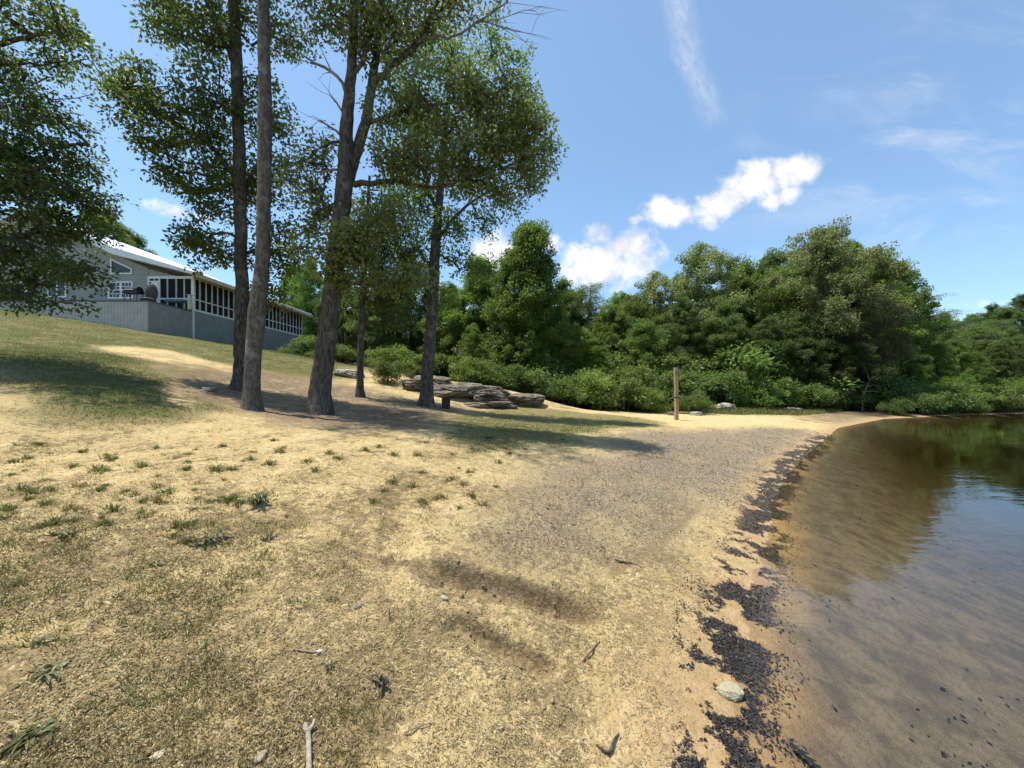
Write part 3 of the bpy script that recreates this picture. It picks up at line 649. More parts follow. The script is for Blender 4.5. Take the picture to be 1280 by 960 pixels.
hero_tree('shade_tree', 'leafy shore tree beside the rock ledge, full round crown against the sky',
  [[(532, 508, 0, .36), (533, 490, 0, .30), (537, 430, 0, .275), (541, 370, 0, .26), (545, 300, 0, .23), (552, 220, 0, .18), (560, 130, 0, .12), (565, 60, 0, .06)]],
  [(555, 62, 44, 24, 0, 1.6, 40), (612, 52, 26, 22, .2, 1.1, 22), (648, 70, 14, 16, .2, .7, 8), (515, 105, 40, 34, .3, 1.5, 36), (590, 110, 42, 26, .2, 1.7, 44), (648, 122, 24, 22, .2, 1.1, 22), (672, 150, 14, 16, .2, .7, 9), (548, 160, 44, 28, .4, 1.9, 44), (625, 172, 44, 24, .2, 1.5, 42), (684, 190, 16, 20, .2, .8, 14), (664, 222, 24, 16, .2, .9, 14), (505, 185, 32, 30, .5, 1.5, 32),
   (585, 222, 40, 24, .3, 1.7, 38), (632, 240, 20, 12, .2, .9, 9), (646, 262, 8, 14, .2, .4, 4), (515, 250, 36, 28, .4, 1.5, 38), (568, 280, 36, 26, .3, 1.5, 32), (612, 275, 16, 20, .2, .9, 10), (585, 330, 22, 20, .2, 1, 14), (612, 335, 8, 20, .2, .5, 6), (525, 315, 32, 26, .4, 1.4, 28), (490, 300, 30, 26, .5, 1.2, 24), (560, 375, 26, 10, .2, .8, 8), (505, 355, 24, 14, .3, 1, 12)]
  ,
  'leaf_mid', 'bark_dark', 55, .17, 30, .44, 16.0, cl_density=1.05,
  limbs=[[(545, 300, 0, .09), (570, 270, .1, .07), (610, 240, .2, .04), (650, 225, .2, .02)], [(548, 260, 0, .09), (525, 230, .2, .06), (500, 200, .4, .03)], [(552, 215, 0, .08), (590, 180, .2, .06), (640, 160, .2, .03)], [(556, 170, 0, .07), (535, 130, .2, .04), (515, 100, .3, .02)], [(560, 130, 0, .05), (590, 95, .1, .03), (615, 70, .2, .015)]], group='trees on the shore')

hero_tree('shade_tree', 'slim shaded tree with thin trunk between the forked oak and the rock ledge',
  [[(450, 498, 0, .20), (450, 480, 0, .165), (451, 430, 0, .15), (453, 370, 0, .14), (457, 300, 0, .11), (462, 220, 0, .06)]],
  [(455, 370, 30, 26, .2, 1.2, 30), (490, 365, 34, 30, .3, 1.3, 40), (470, 320, 40, 34, .2, 1.4, 52), (500, 300, 36, 30, .3, 1.3, 40), (462, 265, 36, 30, .2, 1.3, 40), (500, 400, 26, 18, .3, 1, 18), (440, 335, 20, 24, .2, 1, 16), (505, 240, 30, 30, .5, 1.2, 30)],
  'leaf_dark', 'bark_dark', 66, .17, 26, .44, 16.2, group='trees on the shore')

# --- prototypes for the wood behind
def proto(kind, seed, height=12.0, leafmat='leaf_mid', bark='bark_dark', leaf=.165, ncl=330, per=125):
    rng = np.random.default_rng(seed); Hh = height
    top = np.array([rng.normal(0, .25), rng.normal(0, .25), Hh])
    tp, tr = smooth_path([(0, 0, -.4), (rng.normal(0, .12), rng.normal(0, .12), Hh * .35), (rng.normal(0, .2), rng.normal(0, .2), Hh * .7), tuple(top * np.array([1, 1, .97]))], [.24, .19, .11, .03], .5, .1, rng)
    cl = []; cr = []
    if kind == 'pine':
        limbs = []
        for i in range(26):
            z = Hh * (.45 + .53 * i / 26); L = (1 - (z / Hh - .45) / .62) * 3.1 * rng.uniform(.55, 1.15) + .3; a = i * 2.4 + rng.normal(0, .3)
            d = np.array([math.cos(a), math.sin(a), .12]); p0 = np.array([np.interp(z, tp[:, 2], tp[:, 0]), np.interp(z, tp[:, 2], tp[:, 1]), z])
            limbs.append((np.array([p0, p0 + d * L * .5, p0 + d * L + [0, 0, .15]]), np.array([.05, .03, .012]), 4))
            for s in np.linspace(.45, 1, 5):
                for _ in range(2): cl.append(p0 + d * L * s + rng.normal(0, .22, 3) * np.array([1, 1, .3]))
        cl = np.array(cl); paths = [(tp, tr, 8)] + limbs
        V, Q = tubes(paths)
        LV = leaf_mesh(cl, .42, 34, .26, rng, .35, .6, -.1, .10)
    else:
        # lobed crown: a few big boughs, each with its own mass of foliage
        nl = {'round': 34, 'conic': 46, 'broad': 40, 'column': 30}[kind]
        for i in range(nl):
            f = (i + .5) / nl; a = i * 2.399 + rng.normal(0, .35)
            if kind == 'conic': z = Hh * (.12 + .84 * f); rad = 2.45 * math.sqrt(max(0, 1 - f ** 1.7)) * (.75 + .25 * min(1, f * 4)); sz = 1.3 - .35 * f
            elif kind == 'column': z = Hh * (.2 + .75 * f); rad = 1.7 * math.sin(math.pi * (f * .8 + .16)) ; sz = 1.15
            elif kind == 'broad': z = Hh * (.25 + .68 * f); rad = 3.7 * math.sin(math.pi * min(1, f * .72 + .26)) ** .8 * .85; sz = 1.45
            else: z = Hh * (.22 + .72 * f); rad = 3.0 * math.sin(math.pi * min(1, f * .74 + .24)) ** .8 * .85; sz = 1.3
            rad *= rng.uniform(.6, 1.2) if kind != 'conic' else rng.uniform(.88, 1.12); sz *= rng.uniform(.75, 1.2)
            if kind != 'conic': sz *= .74; rad *= 1.08
            c = np.array([math.cos(a) * rad, math.sin(a) * rad, z + rng.normal(0, .4)]); sq = np.array([rng.uniform(.7, 1.35), rng.uniform(.7, 1.35), rng.uniform(.65, 1.05)])
            k = ncl // nl
            q = rng.normal(0, 1, (k, 3)); q /= np.linalg.norm(q, axis=1, keepdims=True); q *= rng.uniform(0, 1, (k, 1)) ** .38
            cl.append(c + q * sz * sq)
        cl.append(np.stack([rng.normal(0, .5, 12), rng.normal(0, .5, 12), Hh - rng.uniform(0, 1.6, 12)], 1))
        ni = int(ncl * .3); zf_ = rng.uniform(.16, .9, ni); ai = rng.uniform(0, 6.28, ni); ri = rng.uniform(.2, 1.0, ni) * {'round': 1.9, 'broad': 2.3, 'conic': 2.0, 'column': 1.3}[kind] * np.sin(np.pi * np.clip(zf_ * .8 + .18, 0, 1)) * (np.clip(1.3 - zf_, .3, 1) if kind == 'conic' else 1)
        cl.append(np.stack([np.cos(ai) * ri, np.sin(ai) * ri, zf_ * Hh], 1))
        if kind == 'conic':
            g_ = 1 - rng.uniform(0, 1, 330) ** .62; ag = rng.uniform(0, 6.28, 330); rg = 3.0 * np.sqrt(np.clip(1 - g_ ** 1.6, 0, 1)) * rng.uniform(.7, 1.08, 330)
            cl.append(np.stack([np.cos(ag) * rg, np.sin(ag) * rg, Hh * (.12 + .87 * g_)], 1))
        cl = np.concatenate(cl)
        nodes = list(tp[tp[:, 2] > Hh * .14])
        V, Q = tubes([(tp, tr, 9)] + grow(nodes, cl, rng))
        LV = leaf_mesh(cl, .46 * rng.uniform(.5, 1.5, len(cl)), per, leaf, rng, .75, .6)
    root = empty('tree')
    mesh_np('trunk', V, [Q], M[bark], root)
    mesh_np('crown', LV[0], [LV[1]], M[leafmat], root, {'rnd': LV[2]}, smooth=False)
    root['h'] = Hh; return root
def shrub_proto(seed, leafmat, leaf=.12, ncl=120, per=62, h=2.4, wd=1.35):
    rng = np.random.default_rng(seed); cl = []
    for i in range(9):
        a = i * 2.4; rr = rng.uniform(.2, wd); c = np.array([math.cos(a) * rr, math.sin(a) * rr, h * rng.uniform(.22, .8) * (1 - .25 * rr / wd)])
        k = ncl // 9; q = rng.normal(0, 1, (k, 3)); q /= np.linalg.norm(q, axis=1, keepdims=True); q *= rng.uniform(0, 1, (k, 1)) ** .38
        p = c + q * np.array([.72, .72, .5]); p[:, 2] = np.abs(p[:, 2]); cl.append(p)
    cl = np.concatenate(cl); stems = []; nodes = []
    for i in range(5):
        a = rng.uniform(0, 6.28); e = np.array([math.cos(a) * wd * .6, math.sin(a) * wd * .6, h * .6])
        p, r = smooth_path([(0, 0, -.15), tuple(e * .5 + [0, 0, .15]), tuple(e)], [.035, .025, .012], .25); stems.append((p, r, 5)); nodes += list(p)
    V, Q = tubes(stems + grow(nodes, cl, rng)); LV = leaf_mesh(cl, .34 * rng.uniform(.6, 1.3, len(cl)), per, leaf, rng, .7, .6)
    root = empty('shrub'); mesh_np('stem', V, [Q], M['bark_dark'], root)
    mesh_np('foliage', LV[0], [LV[1]], M[leafmat], root, {'rnd': LV[2]}, smooth=False); root['h'] = h; return root
PR = {
 'round': proto('round', 1, leafmat='leaf_mid'), 'round2': proto('round', 2, leafmat='leaf_oak'), 'broad': proto('broad', 3, leafmat='leaf_mid', ncl=360), 'broad2': proto('broad', 4, leafmat='leaf_dark', ncl=360),
 'conic': proto('conic', 5, leafmat='leaf_poplar', ncl=560), 'brown': proto('broad', 6, leafmat='leaf_brown', ncl=380), 'column': proto('column', 7, leafmat='leaf_poplar'),
 'olive': proto('round', 8, leafmat='leaf_olive', ncl=190), 'bright': proto('round', 9, leafmat='leaf_bright', ncl=230), 'pine': proto('pine', 10, leafmat='needle'),
 'shrub': shrub_proto(21, 'leaf_shrub'), 'shrub2': shrub_proto(22, 'leaf_mid'), 'shrub3': shrub_proto(23, 'leaf_bright'), 'shrubd': shrub_proto(24, 'leaf_oak')}
rnd = random.Random(7)
USED = set()
def plant(key, px, Y, top, wf, name, label, cat='tree', group=None, rz=None):
    src = PR[key]; X = (px - CX) / F * Y; z = hz(X, Y)
    height = ZC + (HY - top) / F * Y - z
    s = height / src['h']
    if key in USED:
        r = src.copy(); COL.objects.link(r)
        for ch in src.children:
            c = ch.copy(); COL.objects.link(c); c.parent = r
    else: r = src; USED.add(key)
    r.name = name; r.location = (X, Y, z - .05); r.scale = (s * wf, s * wf, s); r.rotation_euler = (0, 0, rnd.uniform(0, 6.28) if rz is None else rz)
    for k in ('label', 'category', 'group'):
        if k in r: del r[k]
    return tag(r, label, cat, group)
G1 = 'trees at the edge of the wood'
for a in [
 ('round', 388, 47, 322, .8, 'broadleaf_tree', 'light green tree just beyond the far end of the screened porch'),
 ('broad', 128, 62, 262, .9, 'broadleaf_tree', 'green tree rising behind the house roof beside the gable'),
 ('round2', 172, 66, 296, .9, 'broadleaf_tree', 'small distant tree showing just above the sloping porch roof'),
 ('column', 366, 58, 330, 1.0, 'broadleaf_tree', 'slender pale tree seen past the porch roof end'),
 ('broad2', 430, 36, 338, .8, 'broadleaf_tree', 'shaded tree behind the thick forked oak trunk'),
 ('round2', 472, 33, 335, .9, 'broadleaf_tree', 'dark shaded tree behind the thin trunk on the bank'),
 ('broad2', 512, 37, 318, .9, 'broadleaf_tree', 'dark tree in the wood right of the thin shaded trunk'),
 ('round', 563, 34, 352, 1.0, 'broadleaf_tree', 'green tree behind the trunk beside the rock ledge'),
 ('column', 602, 33, 322, 1.25, 'poplar_tree', 'lighter green tree left of the tall cone shaped poplar'),
 ('conic', 657, 29, 280, .86, 'poplar_tree', 'tall cone shaped bright green poplar standing above its neighbours'),
 ('bright', 592, 27, 405, .95, 'young_tree', 'yellowish young tree above the rock ledge'),
 ('round2', 702, 36, 352, .95, 'broadleaf_tree', 'dark tree close on the right of the cone shaped poplar'),
 ('pine', 735, 36, 352, 1.2, 'pine_tree', 'small dark pine top between the poplar and the puffy cloud'),
 ('round', 716, 29, 404, 1.1, 'broadleaf_tree', 'low green tree at the right foot of the tall poplar'),
 ('broad', 765, 34, 382, 1.0, 'broadleaf_tree', 'low broad tree under the puffy cloud'),
 ('bright', 742, 28, 420, 1.1, 'young_tree', 'yellow green young tree over the bank shrubs'),
 ('broad', 795, 37, 366, .9, 'broadleaf_tree', 'green tree with flat top under the right edge of the cloud'),
 ('olive', 822, 38, 338, .9, 'broadleaf_tree', 'open crowned tree on the skyline left of the loose olive tree'),
 ('round', 805, 30, 398, 1.2, 'broadleaf_tree', 'rounded green tree behind and left of the wooden post'),
 ('broad2', 852, 32, 372, .9, 'broadleaf_tree', 'dark tree directly behind the wooden post'),
 ('olive', 881, 35, 302, .95, 'broadleaf_tree', 'tall loose olive crown with sky gaps right of the wooden post'),
 ('round2', 905, 31, 382, 1.1, 'broadleaf_tree', 'dark green tree right of the wooden post'),
 ('broad', 945, 36, 328, .9, 'broadleaf_tree', 'bluish green tree left of the tallest brown crown'),
 ('round', 985, 34, 334, 1.0, 'broadleaf_tree', 'dense green tree at the left shoulder of the tallest crown'),
 ('brown', 1032, 31, 287, .92, 'broadleaf_tree', 'tallest brownish crown in the middle of the right hand wood'),
 ('broad', 1096, 34, 318, .85, 'broadleaf_tree', 'green tree on the right shoulder of the tallest brown crown'),
 ('brown', 1075, 30, 352, .9, 'broadleaf_tree', 'olive brown tree below the right shoulder of the tallest crown'),
 ('pine', 1140, 35, 360, 1.75, 'pine_tree', 'sparse pine with flat boughs against the sky over the far shore'),
 ('pine', 1122, 38, 362, 1.3, 'pine_tree', 'thin ragged pine left of the sparse flat topped pine'),
 ('broad2', 960, 30, 398, 1.0, 'broadleaf_tree', 'shaded tree above the bright yellow green sapling'),
 ('broad2', 1000, 29.5, 395, 1.0, 'broadleaf_tree', 'dark tree overhanging the grassy bank'),
 ('bright', 936, 27.5, 432, .8, 'young_tree', 'vivid yellow green sapling above the grassy bank'),
 ('broad2', 1048, 29, 402, 1.1, 'broadleaf_tree', 'very dark tree at the corner of the water'),
 ('round', 1100, 32, 402, 1.2, 'broadleaf_tree', 'green tree leaning over the mud point'),
 ('broad', 916, 38, 324, .9, 'broadleaf_tree', 'green skyline tree between the loose olive crown and the bluish tree'), ('round2', 966, 39, 318, .95, 'broadleaf_tree', 'darker skyline tree left of the tallest crown'), ('broad', 1003, 37, 310, .8, 'broadleaf_tree', 'green crown touching the tallest brown crown on its left'), ('round', 1064, 37, 300, .8, 'broadleaf_tree', 'green crown touching the tallest brown crown on its right'),
 ('round2', 851, 38, 346, .9, 'broadleaf_tree', 'skyline tree just left of the tall loose olive crown'), ('broad', 1118, 37, 338, .8, 'broadleaf_tree', 'skyline tree left of the sparse flat topped pine'), ('round', 778, 39, 364, .95, 'broadleaf_tree', 'rounded skyline tree under the puffy cloud'), ('broad', 720, 38, 362, .8, 'broadleaf_tree', 'crown behind the small dark pine top')]:
    plant(*a, group=G1)
# pale leaning dead stem by the water's corner
# far bank: trees on the slope across the water
FB = 'trees on the far bank across the water'
far = [('broad', 1140, 31, 436, 1.0), ('round', 1172, 32, 428, 1.0), ('broad', 1212, 33, 440, 1.1), ('broad2', 1250, 34, 430, 1.0), ('bright', 1150, 38, 418, 1.2), ('round', 1185, 42, 412, 1.1), ('broad', 1225, 44, 405, 1.0), ('olive', 1205, 37, 440, 1.1), ('round2', 1262, 46, 412, 1.0), ('broad', 1165, 50, 398, 1.0), ('round', 1130, 46, 400, 1.0), ('bright', 1245, 39, 445, 1.1), ('broad2', 1285, 42, 432, 1.0), ('round', 1215, 56, 392, 1.0), ('broad', 1258, 60, 384, 1.0), ('brown', 1180, 58, 392, .9), ('round2', 1240, 70, 382, 1.0), ('broad', 1140, 62, 395, .9), ('pine', 1200, 52, 398, 1.6), ('pine', 1250, 52, 398, 1.6)]
fl = ['leafy tree overhanging the water right of the pale dead stem', 'green tree leaning over the far water under the pine', 'broad low tree over the middle of the far waterline', 'dark tree over the far waterline near the right edge', 'yellow green tree low on the far bank beside the pine', 'rounded green tree in the middle of the far bank', 'broad green tree high on the far bank', 'loose olive tree low over the far water', 'dark round tree high on the far bank near the right edge', 'tree on the far skyline right of the sparse pine', 'green tree below the sparse pine boughs', 'bright low tree near the right end of the far bank', 'dark tree low at the right edge of the picture', 'green crown on the far ridge line', 'ridge tree near the right hand edge', 'brownish crown on the far ridge', 'dark crown on the ridge near the right edge', 'small crown on the ridge below the pine', 'pine among broadleaf crowns on the far slope', 'pine near the right edge of the far slope']
for a, l in zip(far, fl): plant(*a, name='pine_tree' if a[0] == 'pine' else 'broadleaf_tree', label=l, group=FB)
plant('broad2', 1278, 64, 368, .75, 'broadleaf_tree', 'tall dark tree rising over the ridge at the right edge', group=FB)
for px, Y, tp in [(1320, 60, 370), (1370, 55, 380), (1330, 44, 420), (1400, 48, 400), (1460, 56, 380), (1350, 70, 372), (1420, 68, 372), (1520, 60, 380)]:
    plant(rnd.choice(['broad', 'round', 'broad2', 'round2']), px, Y, tp, 1.0, 'broadleaf_tree', 'leafy tree of the wood beyond the right edge', group='trees beyond the right edge')
# deep rows
for i in range(46):
    px = 395 + i * 17.5 + rnd.uniform(-6, 6); Y = rnd.uniform(39, 56); lim = 374 if px < 1110 else 400
    plant(rnd.choice(['broad', 'round', 'broad2', 'round2', 'olive']), px, Y, rnd.uniform(lim, lim + 28), 1.25, 'broadleaf_tree', 'leafy tree deep in the wood behind the front trees', group='deep wood trees')
for px, Y, tp in [(-120, 60, 240), (-30, 64, 262), (60, 62, 258), (-220, 55, 230), (215, 75, 330)]:
    plant(rnd.choice(['broad', 'round']), px, Y, tp, 1.0, 'broadleaf_tree', 'tree standing behind the house', group='trees behind the house')
# shrubs along the edge of the wood
G2 = 'shrubs along the edge of the wood'
for a in [
 ('shrubd', 483, 20.2, 442, .95, 'round dark bush on the bank left of the rock ledge'), ('shrub', 519, 21.5, 452, .8, 'yellow green bush behind the shore tree at the rock ledge'),
 ('shrub2', 588, 25, 440, 1.2, 'leafy shrub behind the flat part of the rock ledge'), ('shrubd', 634, 25, 446, 1.2, 'dark shrub at the foot of the tall poplar'), ('shrubd', 672, 25.5, 452, 1.2, 'dark shrub right of the rock ledge end'),
 ('shrub', 706, 25, 462, 1.2, 'sunlit shrub where the wood meets the sand strip'), ('shrub2', 742, 25.5, 452, 1.1, 'tall leafy shrub left of the post'), ('shrub', 782, 25, 462, 1.2, 'yellow green shrub midway to the post'), ('shrubd', 800, 27, 444, 1.2, 'darker tall shrub behind the sunlit row'), ('shrub2', 818, 24, 478, .9, 'low shrub just left of the post'),
 ('shrub', 868, 23.4, 480, .95, 'round shrub just right of the wooden post'), ('shrubd', 845, 26.5, 452, 1.2, 'dark thicket behind the wooden post'), ('shrubd', 905, 27.5, 452, 1.2, 'dark thicket above the pale boulders'), ('shrub2', 945, 26.5, 476, 1.2, 'spreading shrub between the pale boulders'),
 ('shrubd', 985, 28, 462, 1.2, 'dark shrub behind the grassy bank'), ('shrub', 1022, 27.8, 470, 1.0, 'pale topped shrub at the end of the grassy bank'), ('shrubd', 1062, 28.6, 476, 1.2, 'dark shrub over the water corner'), ('shrubd', 1085, 29.5, 450, 1.2, 'dark shrub beside the pale dead stem'),
 ('shrub', 1112, 28.4, 486, .9, 'low shrub on the mud point'), ('shrub', 1142, 29.2, 470, 1.1, 'pale green shrub right of the mud point'), ('shrub3', 1188, 30.5, 452, .8, 'bright green shrub hanging over the water'), ('shrubd', 1166, 30, 474, 1.0, 'dark gap shrub beside the bright overhanging one'), ('shrub', 1232, 31.4, 478, 1.3, 'low shrub along the far waterline'), ('shrub2', 1268, 32.4, 466, 1.3, 'rounded shrub at the right end of the far waterline'), ('shrub', 1216, 31.5, 490, .9, 'small shrub touching the far waterline'), ('shrub2', 1310, 33, 470, 1.3, 'shrub past the right end of the far waterline'),
 ('shrubd', 1124, 25.6, 492, .9, 'small dark shrub at the tip of the mud point'), ('shrub', 1152, 26.8, 478, 1.1, 'shrub with boughs touching the water right of the mud point'), ('shrubd', 1178, 27.6, 466, 1.1, 'dark shrub hanging over the far waterline under the bright one'), ('shrub2', 1206, 28.2, 482, 1.2, 'low leafy shrub dipping into the far water'), ('shrubd', 1234, 28.8, 470, 1.2, 'tall dark shrub over the far waterline'), ('shrub', 1262, 29.3, 484, 1.2, 'low pale shrub dipping into the water near the right edge'), ('shrub2', 1290, 30, 468, 1.3, 'big shrub at the water by the right edge')]:
    plant(a[0], a[1], a[2], a[3], a[4], 'shrub', a[5], 'shrub', G2)
for i in range(34):
    px = 385 + i * 17 + rnd.uniform(-7, 7); Y = rnd.uniform(29, 37)
    plant(rnd.choice(['shrubd', 'shrubd', 'shrub2']), px, Y, rnd.uniform(408, 440), 1.2, 'shrub', 'dark undergrowth bush inside the wood', 'shrub', 'undergrowth bushes inside the wood')
for k in list(PR):
    if k not in USED:
        for c in list(PR[k].children): bpy.data.objects.remove(c)
        bpy.data.objects.remove(PR[k])
# pale leaning stem
rng = np.random.default_rng(5)
b = PX(1077, 508, 27.6); b[2] = hz(b[0], b[1])
pts = [PX(1077, 508, 27.6), PX(1081, 490, 27.5), PX(1087, 476, 27.3), PX(1096, 468, 27)]; pts[0][2] = b[2] - .05
pp = [(*smooth_path(pts, [.06, .05, .04, .015], .2, .4, rng), 6)]
for c in [[(1084, 483), (1092, 481), (1102, 484)], [(1087, 476), (1084, 466), (1080, 458)], [(1081, 490), (1090, 489), (1098, 490)]]:
    pp.append((*smooth_path([PX(x, y, 27.2) for x, y in c], [.03, .02, .008], .2, .4, rng), 5))
V, Q = tubes(pp); o = mesh_np('dead_sapling', V - b, [Q], M['deadwood']); o.location = b
tag(o, 'pale bare branching stem leaning at the dark corner of the water', 'dead tree')

exec_tail = True
# ------------------------------------------------------------------ house on the hill
def mat_boards(name, c1, c2, period, axis, gapcol, gap=.08, rough=.6, bump=.6):
    m, t, out = new_mat(name)
    g = t.new('ShaderNodeNewGeometry').outputs['Position']
    s = t.new('ShaderNodeSeparateXYZ'); t.l.new(g, s.inputs[0])
    f = t.math('FRACT', t.math('DIVIDE', s.outputs[axis], period))
    idn = t.noise(t.mapping(g, sc=(1.2, 1.2, 1.2)), 2.0, 4, .6)
    c = t.mix(t.sstep(idn, .3, .7), c1, c2)
    e = t.sstep(f, 0, gap, 1, 0)
    c = t.mix(e, c, gapcol)
    principled(t, out, c, rough, t.bump(t.math('SUBTRACT', f if axis == 2 else 0.0, e), bump, .02), .3); return m
M['siding'] = mat_boards('siding', (.31, .32, .285), (.355, .365, .33), .17, 2, (.10, .11, .105), .10)
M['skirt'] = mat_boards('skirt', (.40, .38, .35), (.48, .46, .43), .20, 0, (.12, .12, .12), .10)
M['skirt_side_shaded'] = mat_boards('skirt_side_shaded', (.25, .245, .23), (.30, .295, .28), .30, 1, (.17, .17, .17), .05)  # deck skirting again, the side's shade put into a darker grey
M['porch_base'] = mat_simple('porch_base', (.22, .235, .225), (.26, .275, .26), 1.5, .7)
M['white'] = mat_simple('white_trim', (.72, .72, .70), (.82, .82, .80), 3, .5)
M['roofmetal'] = mat_simple('roof_metal', (.72, .73, .73), (.82, .82, .81), 2, .4, sc=(1, 8, 1))
M['tan'] = mat_simple('tan_fascia', (.50, .42, .31), (.60, .52, .40), 3, .7)
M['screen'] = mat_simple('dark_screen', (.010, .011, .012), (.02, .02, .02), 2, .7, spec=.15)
M['glass'] = mat_simple('window_glass', (.012, .014, .016), (.025, .028, .03), 1, .08, spec=.6)
M['black'] = mat_simple('black_metal', (.015, .015, .016), (.03, .03, .03), 8, .45)
M['deckwood'] = mat_simple('deck_wood', (.10, .095, .09), (.16, .15, .145), 4, .8)
M['teal'] = mat_simple('teal_cover', (.07, .12, .13), (.11, .16, .17), 5, .7)
M['dishgray'] = mat_simple('dark_wicker', (.05, .045, .04), (.10, .09, .08), 14, .8, .5, .02)
def hx(px, Y): return (px - CX) / F * Y
def hzp(py, Y): return ZC + (HY - py) / F * Y
Y1, Y2, YD = 27.0, 41.0, 23.6
XS = hx(242, Y1)
house = empty('house', (XS, Y1, hzp(423, Y1)), 0, 'grey sided house with white metal roof and long screened porch on the hill', 'house')
HB = Vector(house.location)
def hpart(name, bm, mat, parent=None, smooth=False):
    bmesh.ops.translate(bm, verts=bm.verts, vec=-HB)
    return bm_obj(name, bm, mat, parent or house, smooth)
zf, ze = hzp(387, Y1), hzp(348, Y1)          # porch floor, top of the screens
XW = hx(185, Y1); XL = -42.0
YR = Y1 - .75
def rx_(px): return hx(px, YR)
def rz_(py): return hzp(py, YR)
pk = (rx_(28), rz_(257)); br = (rx_(140), rz_(309)); brl = (rx_(140), rz_(317.5)); ev = (rx_(246), rz_(341)); evl = (rx_(246), rz_(343.6))
pkl = (pk[0], rz_(262)); lft = (2 * pk[0] - br[0] - 4, br[1] - 2.0); lftl = (lft[0], lft[1] - .35)
# wall under the gable
bm = bmesh.new()
prism_y(bm, [(XL, HB.z - 2), (XW, HB.z - 2), (XW, rz_(331)), (br[0] + .02, brl[1] - .02), (pk[0], pkl[1] - .03), (XL, lftl[1] + .4)], Y1, Y1 + .2)
hpart('front_wall', bm, M['siding'])
bm = bmesh.new(); box(bm, XL, XW - .01, Y1 + .2, Y2 - 1, HB.z - 2, ze - .2); hpart('house_body', bm, M['siding'])
bm = bmesh.new(); prism_y(bm, [pk, br, ev, evl, brl, pkl, lftl, lft], YR, Y2 + .5); roof = hpart('roof', bm, M['roofmetal'])
bm = bmesh.new()
for k in range(40):
    yy = YR + .2 + k * .38
    if yy < Y2 + .4:
        prism_y(bm, [(br[0] + .05, br[1] + .005), (br[0] + .05, br[1] + .035), (ev[0] - .02, ev[1] + .035), (ev[0] - .02, ev[1] + .005)], yy, yy + .03)
hpart('standing_seam', bm, M['roofmetal'], None)
# porch front gable infill between roof and header
bm = bmesh.new(); prism_y(bm, [(XW + .01, hzp(345, Y1)), (XS - .05, hzp(347, Y1)), (XS - .05, rz_(345.5) + .0), (XW + .01, rz_(331) - .06)], Y1 + .02, Y1 + .15); hpart('gable_infill', bm, M['siding'])
# foundation and porch base wall
bm = bmesh.new(); box(bm, XW, XS, Y1, Y2, HB.z - 1.5, zf - .02); hpart('porch_base', bm, M['porch_base'])
# dark interior screens
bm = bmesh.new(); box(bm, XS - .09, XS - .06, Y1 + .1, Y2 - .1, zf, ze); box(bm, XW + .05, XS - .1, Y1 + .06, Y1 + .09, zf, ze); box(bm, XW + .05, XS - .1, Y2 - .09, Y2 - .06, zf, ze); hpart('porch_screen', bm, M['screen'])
# side screen frame: separate upright for every bay
nb = 25; ys_ = np.linspace(Y1, Y2, nb + 1)
for i, yy in enumerate(ys_):
    w_ = .09 if i in (0, nb) else .035
    bm = bmesh.new(); box(bm, XS - 2 * w_ if i in (0, nb) else XS - .055, XS + .01, yy - w_ if i == nb else yy - (0 if i == 0 else w_), yy + (w_ * 1.6 if i == 0 else (0 if i == nb else w_)), zf, ze); hpart('porch_post', bm, M['white'])
bm = bmesh.new(); box(bm, XS - .05, XS + .02, Y1, Y2, zf - .08, zf + .05); hpart('sill_rail', bm, M['white'])
zm = ze - .66 * (ze - zf)
bm = bmesh.new()
for i in range(nb): box(bm, XS - .05, XS + .006, ys_[i] + .05, ys_[i + 1] - .04, zm - .035, zm + .035)
hpart('middle_rail', bm, M['white'])
bm = bmesh.new(); box(bm, XS - .12, XS + .05, Y1 + .0, Y2, ze - .02, ze + .24); hpart('porch_beam', bm, M['tan'])
bm = bmesh.new(); box(bm, ev[0] - .06, ev[0] + .03, YR + .02, Y2 + .48, evl[1] - .13, ev[1] - .02); hpart('gutter', bm, M['tan'])
# porch front frame
xf = [XW + .0, hx(198.5, Y1), hx(209, Y1), hx(220, Y1), hx(230, Y1), XS - .18]
for i, xx in enumerate(xf[:-1]):
    w_ = .10 if i in (0, 1) else .045
    bm = bmesh.new(); box(bm, xx, xx + w_, Y1 - .03, Y1 + .05, zf, ze); hpart('porch_post', bm, M['white'])
bm = bmesh.new(); box(bm, XW, XS - .02, Y1 - .05, Y1 + .055, ze - .03, ze + .15); hpart('porch_header', bm, M['white'])
bm = bmesh.new()
for i in range(1, 5): box(bm, xf[i] + (.1 if i == 1 else .045), xf[i + 1], Y1 - .02, Y1 + .05, hzp(374.5, Y1), hzp(372.5, Y1))
hpart('middle_rail', bm, M['white'])
bm = bmesh.new(); box(bm, XW + .1, xf[1], Y1 - .02, Y1 + .05, hzp(352.5, Y1), hzp(351, Y1)); box(bm, (XW + .1 + xf[1]) / 2, (XW + .1 + xf[1]) / 2 + .04, Y1 - .02, Y1 + .05, hzp(351, Y1), ze - .03); hpart('transom_bar', bm, M['white'])
bm = bmesh.new(); box(bm, hx(190, Y1), xf[1], Y1 - .06, Y1 - .025, zf - .1, hzp(352.5, Y1)); dr = hpart('screen_door', bm, M['white'])
bm = bmesh.new(); box(bm, hx(197.3, Y1), hx(198, Y1), Y1 - .10, Y1 - .06, zf + 1.0, zf + 1.15); hpart('handle', bm, M['black'], dr)
bm = bmesh.new(); box(bm, XS + .0, XS + .09, Y1 - .12, Y1 - .02, HB.z - .3, zf + .05); hpart('downspout', bm, M['white'])
bm = bmesh.new(); box(bm, XS + .0, XS + .07, Y2 - .02, Y2 + .07, HB.z - .6, zf); hpart('downspout', bm, M['white'])
